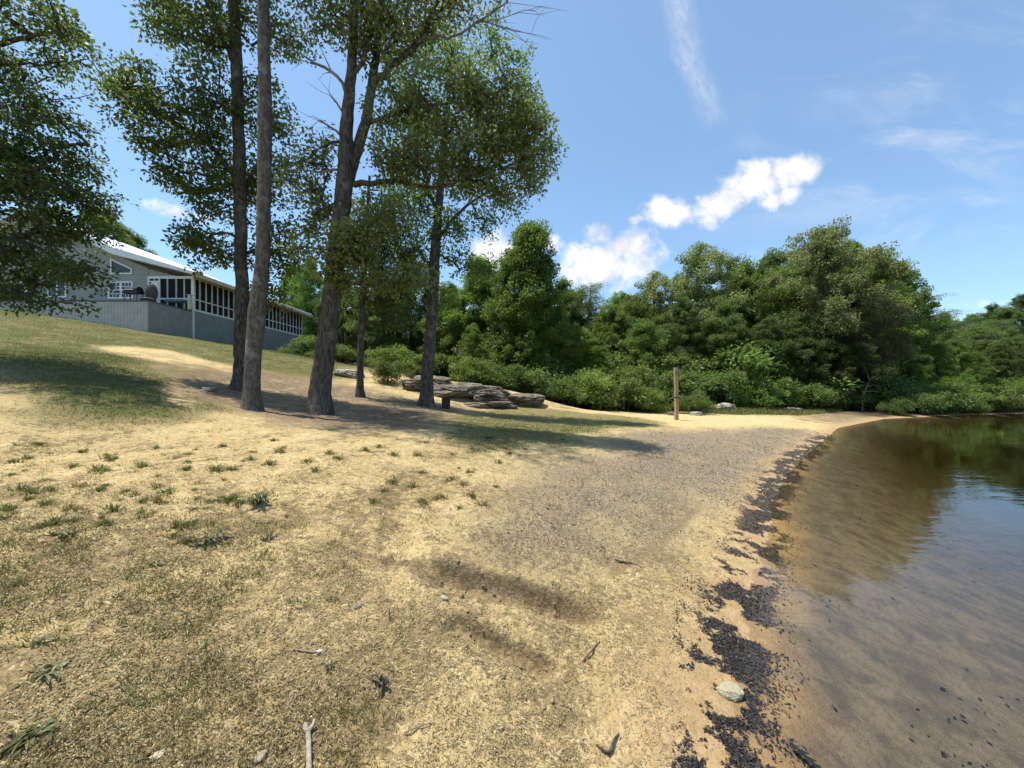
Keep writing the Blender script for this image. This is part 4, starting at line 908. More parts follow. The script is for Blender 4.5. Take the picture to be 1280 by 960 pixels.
# windows
def window(poly, mull, depth=.07, fw=.10):
    xs = [p[0] for p in poly]; zs = [p[1] for p in poly]; cx = sum(xs) / len(xs); cz = sum(zs) / len(zs)
    bm = bmesh.new(); n = len(poly)
    inner = []
    for i in range(n):
        p0 = Vector(poly[i - 1]); p1 = Vector(poly[i]); p2 = Vector(poly[(i + 1) % n])
        d1 = (p1 - p0).normalized(); d2 = (p2 - p1).normalized(); n1_ = Vector((-d1.y, d1.x)); n2_ = Vector((-d2.y, d2.x))
        if n1_.dot(Vector((cx, cz)) - p1) < 0: n1_ = -n1_; 
        if n2_.dot(Vector((cx, cz)) - p1) < 0: n2_ = -n2_
        bi = (n1_ + n2_); bi = bi / max(.2, bi.length_squared / 2); inner.append(p1 + bi * fw)
    ring = []
    for y in (Y1 - depth, Y1 - .0):
        ring.append(([bm.verts.new((p[0], y, p[1])) for p in poly], [bm.verts.new((p[0], y, p[1])) for p in inner]))
    for i in range(n):
        j = (i + 1) % n
        bm.faces.new([ring[0][0][i], ring[0][0][j], ring[0][1][j], ring[0][1][i]]); bm.faces.new([ring[0][0][i], ring[1][0][i], ring[1][0][j], ring[0][0][j]])
        bm.faces.new([ring[0][1][i], ring[0][1][j], ring[1][1][j], ring[1][1][i]]); bm.faces.new([ring[1][0][i], ring[1][1][i], ring[1][1][j], ring[1][0][j]])
    for (x0, x1, z0, z1) in mull: box(bm, x0, x1, Y1 - .045, Y1 - .016, z0, z1)
    bmesh.ops.translate(bm, verts=bm.verts, vec=-HB)
    wo_ = empty('window'); wo_.parent = house
    bm_obj('frame', bm, M['white'], wo_)
    bm = bmesh.new(); prism_y(bm, [tuple(p) for p in inner], Y1 - .015, Y1 - .003); bmesh.ops.translate(bm, verts=bm.verts, vec=-HB); bm_obj('pane', bm, M['glass'], wo_)
q = lambda px, py: (hx(px, Y1), hzp(py, Y1))
window([q(138.6, 343), q(138.6, 323), q(166, 336), q(166, 343)], [])
x0, x1 = hx(136, Y1), hx(167, Y1); z0, z1 = hzp(373.5, Y1), hzp(352, Y1); mu = []
xm = (x0 + x1) / 2; mu.append((xm - .08, xm + .08, z0 + .1, z1 - .1))
for a_, b_ in ((x0 + .1, xm - .08), (xm + .08, x1 - .1)):
    for k in (1, 2): xx = a_ + (b_ - a_) * k / 3; mu.append((xx - .02, xx + .02, z0 + .1, z1 - .1))
    for k in (1, 2, 3): zz = z0 + .1 + (z1 - z0 - .2) * k / 4; w_ = .04 if k == 2 else .02; mu.append((a_, b_, zz - w_, zz + w_))
window([(x0, z0), (x0, z1), (x1, z1), (x1, z0)], mu)
window([q(60, 372), q(60, 340), q(84, 340), q(84, 372)], [(hx(71, Y1), hx(73, Y1), hzp(371, Y1), hzp(342, Y1))])
bm = bmesh.new(); box(bm, hx(31.5, Y1), hx(35, Y1), Y1 - .06, Y1 - .005, zf, hzp(326, Y1)); hpart('corner_trim', bm, M['white'])
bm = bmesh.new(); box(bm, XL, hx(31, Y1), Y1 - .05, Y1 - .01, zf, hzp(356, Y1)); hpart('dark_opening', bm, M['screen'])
bm = bmesh.new(); box(bm, XL, hx(31, Y1), Y1 - .12, Y1 - .06, hzp(354, Y1), hzp(352.3, Y1)); box(bm, XL, hx(31, Y1), Y1 - .12, Y1 - .06, hzp(364, Y1), hzp(362.6, Y1)); hpart('porch_rail', bm, M['white'])
# deck
zd = hzp(375, YD)
bm = bmesh.new(); box(bm, XL, XS, YD, Y1, zd - .1, zd); hpart('deck_floor', bm, M['deckwood'])
bm = bmesh.new(); box(bm, XL, XS - .012, YD + .012, YD + .06, HB.z - 1.2, zd - .1); hpart('deck_skirting', bm, M['skirt'])
bm = bmesh.new(); box(bm, XS - .06, XS - .01, YD + .06, Y1 - .0, HB.z - 1.2, zd - .1); hpart('deck_skirting', bm, M['skirt_side_shaded'])

# things on the deck
def tube_bm(pts, rad, n=8):
    bm = bmesh.new(); V, Q = tubes([(np.array(pts, float), np.array(rad, float), n)])
    vs = [bm.verts.new(p) for p in V]
    for f in Q: bm.faces.new([vs[i] for i in f])
    bm.faces.new(vs[:n][::-1]); bm.faces.new(vs[-n:]); return bm
gx0, gy0 = hx(167, 25.6), 25.6
gr_ = empty('grill', (gx0, gy0, zd), 0, 'black barbecue grill on the deck by the double window', 'grill')
bm = bmesh.new(); box(bm, -.52, .52, -.26, .26, .86, 1.05); bmesh.ops.bevel(bm, geom=bm.edges[:], offset=.04, segments=2, affect='EDGES'); bm_obj('firebox', bm, M['black'], gr_)
bm = bmesh.new()
pl = [(-.26, 1.055), (.26, 1.055), (.25, 1.18), (.16, 1.29), (0, 1.33), (-.16, 1.29), (-.25, 1.18)]
a_ = [bm.verts.new((-.42, y, z)) for y, z in pl]; b_ = [bm.verts.new((.42, y, z)) for y, z in pl]; bm.faces.new(a_); bm.faces.new(b_[::-1])
for i in range(7): bm.faces.new([a_[i], b_[i], b_[(i + 1) % 7], a_[(i + 1) % 7]])
ld = bm_obj('lid', bm, M['black'], gr_)
bm_obj('handle', tube_bm([(-.3, -.33, 1.08), (0, -.36, 1.08), (.3, -.33, 1.08)], [.018] * 3), M['white'], ld)
for sx_ in (-.42, .42):
    for sy_ in (-.2, .2): bm_obj('leg', tube_bm([(sx_, sy_, 0), (sx_, sy_, .4), (sx_, sy_, .87)], [.025] * 3), M['black'], gr_)
# round-backed chair seen edge on by the screen door
cx0, cy0 = hx(189, 25.8), 25.8
ch = empty('chair', (cx0, cy0, zd), R(20), 'dark round backed chair on the deck before the white screen door', 'chair')
bm = bmesh.new(); bmesh.ops.create_uvsphere(bm, u_segments=24, v_segments=12, radius=.62)
for v_ in bm.verts: v_.co = Vector((v_.co.x * .55, v_.co.y * .28 + .12 * (v_.co.x ** 2 + v_.co.z ** 2), v_.co.z * 1.02 + 1.0))
bm_obj('backrest', bm, M['dishgray'], ch, True)
bm = bmesh.new(); bmesh.ops.create_uvsphere(bm, u_segments=20, v_segments=10, radius=.5)
for v_ in bm.verts: v_.co = Vector((v_.co.x * .8, v_.co.y - .35, v_.co.z * .22 + .45))
bm_obj('seat', bm, M['dishgray'], ch, True)
for sx_, sy_ in ((-.35, -.6), (.35, -.6), (-.3, .05), (.3, .05)): bm_obj('leg', tube_bm([(sx_, sy_, 0), (sx_ * .9, sy_, .2), (sx_ * .8, sy_, .42)], [.025] * 3), M['black'], ch)
tb = empty('deck_table', (hx(219, 26.2), 26.2, zd), 0, 'low table under a teal cover in front of the porch screens', 'table')
bm = bmesh.new(); box(bm, -.55, .75, -.3, .3, .42, .6); bmesh.ops.bevel(bm, geom=bm.edges[:], offset=.05, segments=2, affect='EDGES'); bm_obj('cover', bm, M['teal'], tb)
for sx_ in (-.48, .68):
    for sy_ in (-.24, .24): bm_obj('leg', tube_bm([(sx_, sy_, 0), (sx_, sy_, .25), (sx_, sy_, .44)], [.03] * 3), M['black'], tb)
ps = empty('stair_post', (hx(237.5, 26.0), 26.0, zd), 0, 'short tan wooden post at the deck corner by the porch', 'post')
bm = bmesh.new(); box(bm, -.1, .1, -.1, .1, -.1, .85); bmesh.ops.bevel(bm, geom=bm.edges[:], offset=.015, affect='EDGES'); bm_obj('post', bm, M['tan'], ps)
bm = bmesh.new(); box(bm, -.13, .13, -.13, .13, .852, .9); bm_obj('cap', bm, M['tan'], ps)

# ------------------------------------------------------------------ wooden post by the sand strip
M['postwood'] = mat_simple('post_wood', (.26, .19, .10), (.40, .30, .17), 6, .85, .4, .01, (4, 4, .6))
pxy = ray(845.5, 525); pz = hz(*pxy)
po = empty('wooden_post', (pxy[0], pxy[1], pz), R(8), 'tan wooden post with a small shelf standing in the sand strip', 'post')
hp = (525 - 460) / F * pxy[1]
bm = bmesh.new(); box(bm, -.075, .075, -.075, .075, -.3, hp); bmesh.ops.bevel(bm, geom=bm.edges[:], offset=.012, segments=1, affect='EDGES')
bmesh.ops.subdivide_edges(bm, edges=[e for e in bm.edges if abs(e.verts[0].co.z - e.verts[1].co.z) > 1], cuts=6)
for v_ in bm.verts: v_.co.x += .012 * math.sin(v_.co.z * 1.7); v_.co.x += -.012 * v_.co.z
bm_obj('post', bm, M['postwood'], po)
zs_ = (525 - 497) / F * pxy[1]
bm = bmesh.new(); box(bm, -.26, .12, -.115, -.078, zs_ - .04, zs_ + .05); box(bm, -.26, .12, -.28, -.117, zs_ + .02, zs_ + .05); bm_obj('shelf', bm, M['deckwood'], po)
bm = bmesh.new(); box(bm, -.10, .05, -.086, -.078, hp - .35, hp - .18); bm_obj('cleat', bm, M['deadwood'], po)

# ------------------------------------------------------------------ rocks
def mat_rock(name, c1, c2, c3):
    m, t, out = new_mat(name); g = t.new('ShaderNodeNewGeometry').outputs['Position']
    n1_ = t.noise(t.mapping(g, sc=(1, 1, 2.6)), 2.2, 6, .65, .5); n2_ = t.noise(g, 14, 5, .65); n3_ = t.noise(g, 1.1, 3)
    c = t.mix(t.sstep(n1_, .36, .62), c1, c2); c = t.mix(t.sstep(n2_, .5, .72, 0, .7), c, c3); c = t.mix(t.sstep(n3_, .55, .7, 0, .5), c, c1)
    principled(t, out, c, .92, t.bump(t.math('ADD', n1_, t.math('MULTIPLY', n2_, .5)), 1.0, .08), .15); return m
M['rock'] = mat_rock('rock', (.065, .053, .04), (.23, .195, .15), (.38, .335, .27))
M['rock_pale'] = mat_rock('rock_pale', (.24, .21, .18), (.42, .38, .33), (.55, .51, .46))
M['stone'] = mat_rock('stone', (.30, .26, .17), (.46, .41, .28), (.58, .53, .40))
def boulder(seed, sx_, sy_, sz_, cuts=9, sub=5, rough=.10, sc=1.5, dmin=.62, blocky=0):
    bm = bmesh.new(); bmesh.ops.create_icosphere(bm, subdivisions=sub, radius=1.0)
    rng = np.random.default_rng(seed); V = np.array([v.co[:] for v in bm.verts])
    for _ in range(cuts):
        n = rng.normal(0, 1, 3); n /= np.linalg.norm(n); d = rng.uniform(dmin, dmin + .28); s = V @ n; V = V - np.clip(s - d, 0, None)[:, None] * n * .92
    if blocky: V = V / (np.abs(V).max(1, keepdims=True) / np.linalg.norm(V, axis=1, keepdims=True)) ** blocky
    o = rng.uniform(0, 50, 3)
    nz_ = (fbm(V[:, 0] * sc + o[0] + V[:, 2] * .7, V[:, 1] * sc + o[1] + V[:, 2] * 1.1, 1.6, 5, seed) - .5)
    lv = V[:, 2] * 2.3 + nz_ * 1.6 + V[:, 0] * .25; lay = -.10 * np.exp(-(((lv % 1.0) - .5) / .09) ** 2) * (vn(V[:, 0] * 2 + o[1], np.floor(lv) * 3.3 + V[:, 1], seed) > .35) + (vn(np.floor(lv) * 7.7 + o[2], V[:, 0] * .8, seed + 3) - .5) * .12 if blocky else 0.0
    fz = (fbm(V[:, 0] * 7 + V[:, 2] * 3 + o[1], V[:, 1] * 7 - V[:, 2] * 5, 1.0, 3, seed + 9) - .5) * .07
    V = V * (1 + nz_ * rough * 3 + fz + lay)[:, None] * np.array([sx_, sy_, sz_])
    for v_, c in zip(bm.verts, V): v_.co = c
    return bm
def rock(name, label, px, py, Y, wpx, hpx, dep, seed, mat='rock', group='rocks of the ledge', sink=.3, rz=0, cuts=9, cat='rock'):
    X = hx(px, Y); w_ = wpx / F * Y / 2; h_ = hpx / F * Y / (2 - sink * 2)
    bm = boulder(seed, w_, dep, h_, cuts, 6, .07, 1.5, .66, .55)
    o = bm_obj(name, bm, M[mat], None, True); zb = hzp(py, Y)
    o.location = (X, Y, hz(X, Y) + h_ * (1 - sink * 2)); o.rotation_euler = (R(((seed * 37) % 11) - 5), R(((seed * 53) % 13) - 4), rz)
    return tag(o, label, cat, group)
for a in [('boulder', 'dark jagged rocks left of the shore tree at the ledge', 516, 500, 19.8, 30, 12, .7, 1), ('boulder', 'broad shaded ledge block behind the dark bin', 570, 509, 19.9, 84, 15, 1.1, 2),
          ('boulder', 'overhanging flat topped block in the middle of the ledge', 616, 503, 19.8, 48, 13, 1.0, 3), ('boulder', 'low dark slab tucked under the overhanging block', 606, 510, 18.9, 70, 6, .6, 4), ('boulder', 'pale rounded rock sloping down at the right end of the ledge', 654, 508, 19.8, 56, 11, .9, 5),
          ('boulder', 'small square dark stone below the right end of the ledge', 640, 509, 18.7, 14, 5, .25, 6), ('boulder', 'flat rock step on top of the ledge under the trees', 594, 488, 21.0, 70, 8, .9, 7), ('boulder', 'brown rock behind the shore tree trunk', 541, 498, 20.4, 50, 16, .8, 8)]:
    rock(*a)
rock('rock_slab', 'long pale flat slab lying in the grass right of the forked oak', 436, 471, 20.5, 34, 8, .7, 9, 'rock_pale', None, .35)
rock('rock_slab', 'pale flat stone in the dirt left of the two tall trunks', 262, 486, 11.5, 15, 4, .25, 10, 'rock_pale', 'flat stones on the slope', .3)
rock('rock_slab', 'small white flat stone beneath the oak shadow edge', 172, 471, 10.5, 9, 2.5, .12, 12, 'rock_pale', 'flat stones on the slope', .3)
rock('boulder', 'pale boulder under the thicket right of the wooden post', 908, 504, 25.5, 20, 9, .7, 13, 'rock_pale', 'boulders on the far bank')
rock('boulder', 'pale flat boulder in the shrubs over the grassy bank', 990, 508, 26.6, 18, 5, .5, 14, 'rock_pale', 'boulders on the far bank')
rock('boulder', 'small grey stone at the foot of the round shrub', 870, 517, 22.2, 14, 5, .25, 15, 'rock_pale', 'boulders on the far bank')
rock('boulder', 'grey stone at the end of the sand strip by the bank', 838, 516, 22, 8, 4, .15, 16, 'rock', 'boulders on the far bank')

# dark bin by the ledge
bxy = ray(557.5, 511); bo = empty('bin', (bxy[0], bxy[1], hz(*bxy)), R(12), 'small dark square bin standing at the foot of the rock ledge', 'bin')
bw = 11 / F * bxy[1] / 2; bh = 14 / F * bxy[1]
bm = bmesh.new(); box(bm, -bw, bw, -bw, bw, -.02, bh * .9); bmesh.ops.bevel(bm, geom=bm.edges[:], offset=.02, segments=2, affect='EDGES')
for v_ in bm.verts: k_ = .86 + .14 * max(0, v_.co.z) / bh; v_.co.x *= k_; v_.co.y *= k_
bm_obj('body', bm, M['black'], bo)
bm = bmesh.new(); box(bm, -bw * 1.06, bw * 1.06, -bw * 1.06, bw * 1.06, bh * .9 + .002, bh); bmesh.ops.bevel(bm, geom=bm.edges[:], offset=.012, affect='EDGES'); bm_obj('lid', bm, M['black'], bo)

# ------------------------------------------------------------------ small things on the sand
def at(px, py):
    p = ray(px, py); return np.array([p[0], p[1], hz(*p)])
def stone(label, px, py, wpx, seed, mat='stone', flat=.6, group=None):
    p = at(px, py); s = wpx / F * math.hypot(p[1], ZC - p[2]) / 2
    o = bm_obj('stone', boulder(seed, s * 1.15, s, s * flat * 1.1, 14, 5, .12, 2.2, .48), M[mat], None, True); o.location = p + np.array([0, 0, s * flat * .2]); o.rotation_euler = (0, 0, seed)
    return tag(o, label, 'stone', group)
stone('pale yellow stone sitting among wet black leaves at the waterline', 911, 872, 26, 3, 'stone', .55)
stone('rounded tan pebble half sunk near the forked stick', 327, 948, 14, 5, 'stone', .5)
stone('whitish pebble in dry grass near the bottom left', 196, 948, 12, 8, 'stone', .5)
stone('small pale pebble in the rut crumbs', 556, 757, 10, 12, 'stone', .6)
stone('tiny whitish pebble on the open sand left of the rut', 447, 759, 9, 14, 'rock_pale', .6)
M['stick'] = mat_simple('stick_pale', (.20, .165, .125), (.36, .315, .25), 30, .85, .5, .004, (1, 1, 3))
M['stick_dark'] = mat_simple('stick_dark', (.05, .038, .028), (.12, .09, .065), 30, .85)
def stick(label, paths, mat='stick', seed=1):
    rng = np.random.default_rng(seed); pp = []
    for pts, rad in paths:
        q_ = []
        for i, (a, b_) in enumerate(pts): w_ = at(a, b_); w_[2] += rad[i] * 1.2 + .006; q_.append(w_)
        p, r = smooth_path(q_, rad, .02, .12, rng); pp.append((p, r, 7))
    V, Q = tubes(pp); o3 = V.mean(0); o = mesh_np('stick', V - o3, [Q], M[mat]); o.location = o3
    return tag(o, label, 'stick')
stick('pale grey forked stick pointing up from the bottom edge', [([(386, 975), (386, 945), (385, 925), (382, 914)], [.013, .012, .012, .013]), ([(384, 918), (390, 908), (393, 899)], [.012, .010, .006]), ([(384, 917), (381, 913), (379, 911)], [.010, .008, .005])])
stick('dark curved twig on the orange sand near the bottom centre', [([(745, 942), (760, 946), (768, 936), (774, 924)], [.004, .007, .006, .003]), ([(760, 946), (763, 954)], [.006, .004])], 'stick_dark', 2)
stick('dark bent branch lying above the rut end', [([(768, 697), (780, 701), (790, 706), (803, 716)], [.006, .011, .010, .004])], 'stick_dark', 3)
stick('thin dry straw stem on the sand left of the bright patches', [([(505, 920), (520, 915), (542, 909)], [.003, .004, .003])], 'stick', 4)
stick('thin pale reed stem around the white scrap', [([(366, 820), (390, 822), (420, 820)], [.003, .004, .002])], 'stick', 6)
stick('dark twig lying along the rut lower end', [([(728, 828), (742, 818), (750, 806)], [.004, .006, .003])], 'stick_dark', 7)
M['scrap'] = mat_simple('white_scrap', (.55, .54, .50), (.7, .69, .65), 20, .6)
p = at(399, 822); o = bm_obj('scrap', boulder(31, .018, .011, .008, 6, 3), M['scrap'], None, True); o.location = p + np.array([0, 0, .012]); tag(o, 'tiny white scrap lying on a pale stem', 'scrap')

# weeds: rosettes of strap leaves
M['weed'] = mat_leaf('weed_leaf', (.045, .058, .02), (.095, .105, .036), (.18, .165, .075), .25)
M['dead_leaf'] = mat_leaf('dead_leaf', (.09, .066, .044), (.24, .18, .12), (.50, .41, .29), .1, .7, .2)
M['wet_leaf'] = mat_leaf('wet_leaf', (.010, .009, .009), (.022, .02, .019), (.085, .068, .052), .0, .5, .35)
M['blade'] = mat_leaf('grass_blade', (.13, .105, .04), (.26, .205, .085), (.42, .33, .17), .25)
M['blade_green'] = mat_leaf('green_blade', (.06, .076, .02), (.12, .13, .036), (.21, .195, .07), .25)
M['straw'] = mat_leaf('straw_bits', (.19, .13, .065), (.46, .35, .18), (.74, .61, .37), .1, .8, .1)
def strap_leaves(n, rng, length, width, lift=.35, spread=1.0):
    V = []; Q = []; rn = []
    for i in range(n):
        cx_, cy_ = rng.normal(0, .28, 2) * length; a = rng.uniform(0, 6.283); L = length * rng.uniform(.3, 1.2); w_ = width * rng.uniform(.7, 1.2); d = np.array([math.cos(a), math.sin(a), 0]) * spread; s = np.array([-math.sin(a), math.cos(a), 0])
        lf = lift * rng.uniform(.4, 1.5); pts = []
        for t_ in (0, .3, .65, 1.0):
            c = np.array([cx_, cy_, 0]) + d * L * t_ + s * L * .25 * (t_ ** 2) * math.sin(a * 5) + np.array([0, 0, L * lf * math.sin(min(1, t_ * 1.15) * 2.6)]) ; ww = w_ * (math.sin(math.pi * (t_ * .82 + .12)) + .05)
            pts += [c - s * ww, c + s * ww + np.array([0, 0, ww * .5])]
        o_ = len(V); V += pts
        for k in range(3): Q.append([o_ + 2 * k, o_ + 2 * k + 1, o_ + 2 * k + 3, o_ + 2 * k + 2])
        rn += [rng.uniform(0, 1)] * 8
    return np.array(V), np.array(Q), np.array(rn)
def weed(label, px, py, n, L, wd, seed, mat='weed', lift=.3, name='weed', group='weeds on the sand', cat='weed'):
    rng = np.random.default_rng(seed); V, Q, rn = strap_leaves(int(n * 1.4), rng, L * .72, wd * .6, lift)
    o = mesh_np(name, V, [Q], M[mat], None, {'rnd': rn}); o.location = at(px, py) + np.array([0, 0, .005]); return tag(o, label, cat, group)
weed('green rosette weed with long blades at the left edge', 42, 813, 14, .10, .007, 1)
weed('larger dull green weed low at the left', 60, 852, 24, .12, .010, 2)
weed('big spreading dark weed in the bottom left corner', 38, 932, 44, .10, .011, 3)
weed('bright green leafy weed in the sand left of centre', 260, 680, 22, .15, .016, 4, lift=.4)
weed('small bright weed right of the leafy one', 335, 676, 12, .10, .012, 5, lift=.5)
weed('taller grey green weed further up the sand', 323, 632, 34, .17, .013, 6, lift=.8)
weed('bright small weed low on the left sand', 194, 708, 14, .09, .011, 7, lift=.4)
weed('upright single green sprout left of the rut', 493, 782, 6, .07, .006, 8, lift=1.5)
weed('green weed at the left of the grey patch', 78, 670, 12, .12, .014, 9, lift=.3)
weed('small dark weed below the single sprout', 412, 836, 10, .05, .006, 10, lift=.6)
weed('dark shrivelled leaf clump on the sand below the rut', 476, 864, 11, .075, .014, 12, 'wet_leaf', .9, 'leaf_clump', None, 'dead leaves')
# oak leaf in the shallows
bm = bmesh.new(); out_ = [(0, .0015), (.03, .0018), (.045, .006), (.075, .022), (.07, .009), (.078, .008), (.112, .036), (.115, .030), (.102, .010), (.112, .009), (.148, .033), (.15, .026), (.138, .010), (.148, .009), (.172, .018), (.172, .012), (.186, .004)]
vs = [bm.verts.new((x, y, .01 * math.sin(x * 30))) for x, y in out_] + [bm.verts.new((x, -y, .01 * math.sin(x * 30))) for x, y in reversed(out_)]
bm.faces.new(vs); r_ = bmesh.ops.extrude_face_region(bm, geom=bm.faces[:]); bmesh.ops.translate(bm, verts=[e for e in r_['geom'] if isinstance(e, bmesh.types.BMVert)], vec=(0, 0, .0015))
o = bm_obj('oak_leaf', bm, M['wet_leaf']); p = at(978, 934); o.location = (p[0], p[1], max(p[2], 0) + .012); o.rotation_euler = (0, 0, R(-62)); tag(o, 'dark lobed oak leaf lying in the shallows at the bottom edge', 'leaf')

# scattered stuff: flakes and blades, each kind one object
def frame_pts(n, rng, x0, x1, y0, y1):
    """random picture-plane rays turned into ground points, so that cover is dense where it is near"""
    px = rng.uniform(x0, x1, n); py = rng.uniform(y0, y1, n)
    Y = np.full(n, 3.0); Y = 1.5 * F / np.maximum(py - HY, 4)
    for _ in range(14):
        h = H0((px - CX) / F * Y, Y); Y = Y * .5 + .5 * np.clip((ZC - h) * F / np.maximum(py - HY, 3), 1, 40)
    return (px - CX) / F * Y, Y
def flakes(name, x, y, size, rng, mat, label, cat, lift=.004, tilt=.35, wid=.5, jz=.0, bias=0.0):
    N = len(x); z = H(x, y) + lift + rng.uniform(0, 1, N) * jz
    c = np.stack([x, y, z], 1); a = rng.uniform(0, 6.283, N)
    ax = np.stack([np.cos(a), np.sin(a), rng.normal(0, tilt, N)], 1); nm = np.stack([rng.normal(0, tilt, N), rng.normal(0, tilt, N), np.ones(N)], 1)
    sd_v = np.cross(nm, ax); sd_v /= np.linalg.norm(sd_v, axis=1, keepdims=True)
    L = (size * rng.uniform(.4, 1.4, N))[:, None]; w_ = L * wid * .5
    bend = np.array([0, 0, 1.0]) * L * rng.uniform(-.05, .3, N)[:, None]
    V = np.stack([c - ax * L * .5, c + sd_v * w_ + bend, c + ax * L * .5, c - sd_v * w_ + bend * .5], 1).reshape(-1, 3)
    rn = np.repeat(np.clip(rng.uniform(0, 1, N) + bias, 0, 1), 4)
    o = mesh_np(name, V, [np.arange(4 * N).reshape(-1, 4)], M[mat], None, {'rnd': rn}, smooth=False); return tag(o, label, cat, None, 'stuff')
rng = np.random.default_rng(101)
# straw and chips on the near sand
x, y = frame_pts(90000, rng, -150, 960, 560, 1010); sd = shore_sd(x, y); k = (sd > .25) & (masks(x, y)['rut'] < .25) & (fbm(x, y, 1.6, 4, 81) + rng.uniform(-.15, .15, len(x)) > .44)
x, y = x[k], y[k]; flakes('dry_litter', x, y, .011 + .004 * np.hypot(x, y) ** .8, rng, 'straw', 'dry straw and leaf crumbs strewn over the near sand', 'litter', .003, .3, .22, .006)
# leaf litter toward the water
x, y = frame_pts(60000, rng, 430, 1060, 531, 730); m_ = masks(x, y); k = (m_['litter'] * (.45 + .9 * fbm(x, y, 1.4, 3, 83)) > rng.uniform(.25, 1.7, len(x))) & (shore_sd(x, y) > .05); x, y = x[k], y[k]
flakes('leaf_litter', x, y, .010 + .0027 * np.hypot(x, y), rng, 'dead_leaf', 'brown dead leaf and bark litter covering the beach', 'litter', .006, .4, .6, .01)
# black wet leaves along the waterline
x, y = frame_pts(150000, rng, 840, 1080, 533, 965); sd = shore_sd(x, y); wv = .5 + .5 * ss(2.5, 7, np.hypot(x, y)); pt = fbm(x, y, 3.6, 5, 91, .62)
den = (1 - ss(13.5, 18, y)) * np.exp(-((sd - .12) / (.24 * (1 + .07 * y))) ** 2) * ss(.38, .55, pt + .05 * ss(4, 12, y)); k = den > rng.uniform(.03, 2.2, len(x)); x, y = x[k], y[k]
flakes('wet_leaves', x, y, .016 + .0024 * np.hypot(x, y), rng, 'wet_leaf', 'wet black leaves washed up along the waterline', 'litter', .002, .12, .34, .006)
# sunk leaves on the shallow bed
x, y = frame_pts(500, rng, 930, 1300, 560, 965); sd = shore_sd(x, y); k = (sd < -.05) & (fbm(x * .6 + y * .8, y * 2 - x * 1.2, .8, 4, 95) > rng.uniform(.42, .75, len(x))); x, y = x[k], y[k]
flakes('sunken_leaves', x, y, .022 + .003 * np.hypot(x, y), rng, 'wet_leaf', 'sunken leaves on the shallow lake bed', 'litter', .006, .2, .5, .0, -.35)
# grass blades in tufts
def blades(name, x, y, hgt, wd, rng, mat, label, lean=.5):
    N = len(x); z = H(x, y) - .004; c = np.stack([x, y, z], 1); a = rng.uniform(0, 6.283, N); hh = (hgt * rng.uniform(.45, 1.25, N))[:, None]
    s = np.stack([np.cos(a), np.sin(a), np.zeros(N)], 1); d = np.stack([rng.normal(0, lean, N), rng.normal(0, lean, N), np.ones(N)], 1); d /= np.linalg.norm(d, axis=1, keepdims=True)
    w_ = (wd * np.ones(N))[:, None]
    V = np.stack([c - s * w_, c + s * w_, c + d * hh * .6 + s * w_ * .7, c + d * hh * .6 - s * w_ * .7, c + d * hh + np.stack([d[:, 0], d[:, 1], -.3 * np.ones(N)], 1) * hh * .3], 1).reshape(-1, 3)
    b5 = np.arange(N)[:, None] * 5; Q = b5 + np.array([[0, 1, 2, 3]]); T = b5 + np.array([[3, 2, 4]])
    o = mesh_np(name, V, [Q, T], M[mat], None, {'rnd': np.repeat(rng.uniform(0, 1, N), 5)}, smooth=False); return tag(o, label, 'grass', None, 'stuff')
def tufts(n, per, rng, x0, x1, y0, y1, cond, spread):
    x, y = frame_pts(n, rng, x0, x1, y0, y1); k = cond(x, y); x, y = x[k], y[k]
    X = np.repeat(x, per); Yv = np.repeat(y, per); s = spread * (1 + 0 * X) * np.repeat(rng.uniform(.4, 1.3, len(x)), per)
    return X + rng.normal(0, 1, len(X)) * s, Yv + rng.normal(0, 1, len(X)) * s * .8
x, y = tufts(2600, 22, rng, -200, 760, 540, 1000, lambda x, y: (shore_sd(x, y) > 1.0) & (fbm(x, y, .8, 3, 111) > .45) & (np.hypot(x - .1, y - 2.8) > 1.1) & (masks(x, y)['litter'] < .5), .055)
blades('grass_tufts', x, y, .042, .0026, rng, 'blade', 'thin dry grass tufts scattered over the sand', .75)
x, y = tufts(600, 24, rng, -200, 700, 535, 900, lambda x, y: (shore_sd(x, y) > 1.2) & (fbm(x, y, .9, 3, 113) > .5) & (np.hypot(x - .1, y - 2.8) > 1.1) & (masks(x, y)['litter'] < .4), .05)
blades('green_tufts', x, y, .05, .0028, rng, 'blade_green', 'low olive grass tufts scattered over the sand', .6)
# hillside lawn
N = 800000; x = rng.uniform(-34, 12, N); y = rng.uniform(5, 32, N); y = np.where(rng.uniform(0, 1, N) < .4, rng.uniform(5, 14, N), y); m_ = masks(x, y)
k = (m_['grass'] * (1 - m_['dirt'] * .75) * (.35 + fbm(x, y, .7, 3, 121)) > rng.uniform(.25, 1.1, N)) & ~((x < XS + .1) & (y > YD)); x, y = x[k], y[k]
blades('lawn_grass', x, y, .055, .0055, rng, 'blade_green', 'short patchy grass on the hillside', .6)
N = 26000; x = rng.uniform(10, 26, N); y = rng.uniform(22, 29, N); m_ = masks(x, y); k = m_['grass'] > rng.uniform(.2, 1, N); x, y = x[k], y[k]
blades('bank_grass', x, y, .28, .012, rng, 'blade_green', 'bright green grass on the low bank by the water', .5)

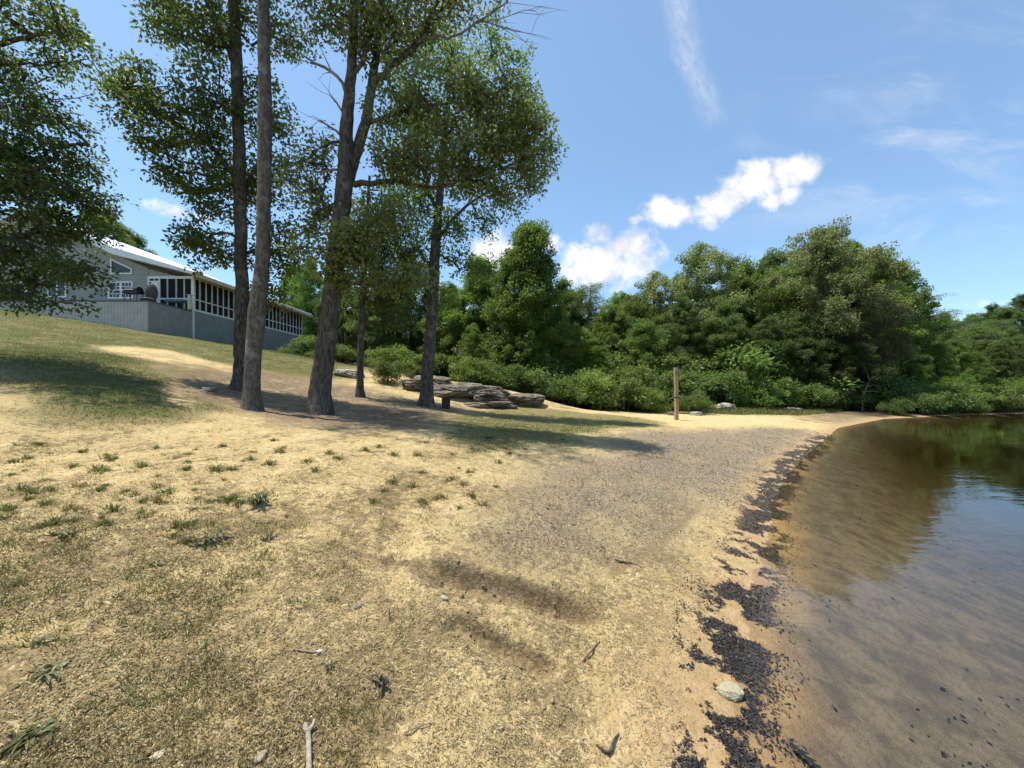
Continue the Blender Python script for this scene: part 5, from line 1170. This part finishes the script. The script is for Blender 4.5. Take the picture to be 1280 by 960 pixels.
# crumbs of soil thrown out of the ruts
rng = np.random.default_rng(303); bm = bmesh.new(); bmesh.ops.create_icosphere(bm, subdivisions=2, radius=1.0)
bv = np.array([v.co[:] for v in bm.verts]); bf = np.array([[v.index for v in f.verts] for f in bm.faces]); bm.free()
cv = []; cf = []
for L, w, dep, lip in RUTS[:2]:
    for _ in range(130):
        t_ = rng.uniform(.12, .98) * (len(L) - 1); i = min(int(t_), len(L) - 2); p = L[i] + (L[i + 1] - L[i]) * (t_ - i)
        p = p + rng.normal(0, 1, 2) * np.array([.05, .13]) - np.array([0, .05]); r0 = .004 + .014 * rng.uniform(0, 1) ** 3
        q = bv * (1 + 1.3 * (fbm(bv[:, 0] * 1.3 + rng.uniform(0, 40) + bv[:, 2], bv[:, 1] * 1.3 + bv[:, 2] * .7, 1.5, 2, 7) - .5))[:, None] * r0 * rng.uniform(.55, 1.4, 3)
        cf.append(bf + len(cv) * len(bv)); cv.append(q + np.array([p[0], p[1], hz(p[0], p[1]) + r0 * .2]))
M['clod'] = mat_simple('clod', (.14, .095, .055), (.34, .255, .14), 60, .95, .3, .005)
tag(mesh_np('soil_crumbs', np.concatenate(cv), [np.concatenate(cf)], M['clod']), 'brown soil crumbs lying in and beside the ruts', 'soil', None, 'stuff')

# separate low tufts standing on the open sand
protos = []
for k_ in range(5):
    rng = np.random.default_rng(500 + k_); N = 70; a = rng.uniform(0, 6.283, N); rr = np.minimum(np.abs(rng.normal(0, .032, N)), .06); c = np.stack([np.cos(a) * rr * 1.5, np.sin(a) * rr, np.full(N, -.006)], 1)
    hh = .085 * rng.uniform(.35, 1.2, N)[:, None]; d = np.stack([np.cos(a) * .5 + rng.normal(0, .35, N), np.sin(a) * .5 + rng.normal(0, .35, N), np.ones(N)], 1); d /= np.linalg.norm(d, axis=1, keepdims=True)
    s_ = np.stack([-np.sin(a), np.cos(a), np.zeros(N)], 1) * .0045
    V = np.stack([c - s_, c + s_, c + d * hh * .6 + s_ * .8, c + d * hh * .6 - s_ * .8, c + d * hh + np.stack([d[:, 0], d[:, 1], -.4 * np.ones(N)], 1) * hh * .4], 1).reshape(-1, 3)
    b5 = np.arange(N)[:, None] * 5
    protos.append((V, b5 + np.array([[0, 1, 2, 3]]), b5 + np.array([[3, 2, 4]]), np.repeat(rng.uniform(0, 1, N), 5)))
meshes = [None] * 5; rng = np.random.default_rng(77); n_t = 0
x, y = frame_pts(600, rng, -60, 720, 548, 830); cond = (shore_sd(x, y) > 1.5) & (masks(x, y)['litter'] < .3) & (fbm(x, y, .8, 3, 131) > .42) & (np.hypot(x - .1, y - 2.8) > 1.1)
for xx, yy in list(zip(x[cond], y[cond]))[:130]:
    k_ = n_t % 5
    if meshes[k_] is None:
        V, Q, T, rn = protos[k_]; o = mesh_np('grass_tuft', V, [Q, T], M['blade_green' if k_ < 3 else 'blade'], None, {'rnd': rn}, smooth=False); meshes[k_] = o
    else: o = meshes[k_].copy(); COL.objects.link(o)
    sc_ = rng.uniform(.4, 1.15) * (.75 + .07 * yy); o.location = (xx, yy, hz(xx, yy)); o.rotation_euler = (0, 0, rng.uniform(0, 6.28)); o.scale = (sc_, sc_, sc_ * rng.uniform(.7, 1.1))
    tag(o, 'small low tuft of thin dry green grass on the open sand', 'grass tuft', 'low grass tufts on the open sand'); n_t += 1
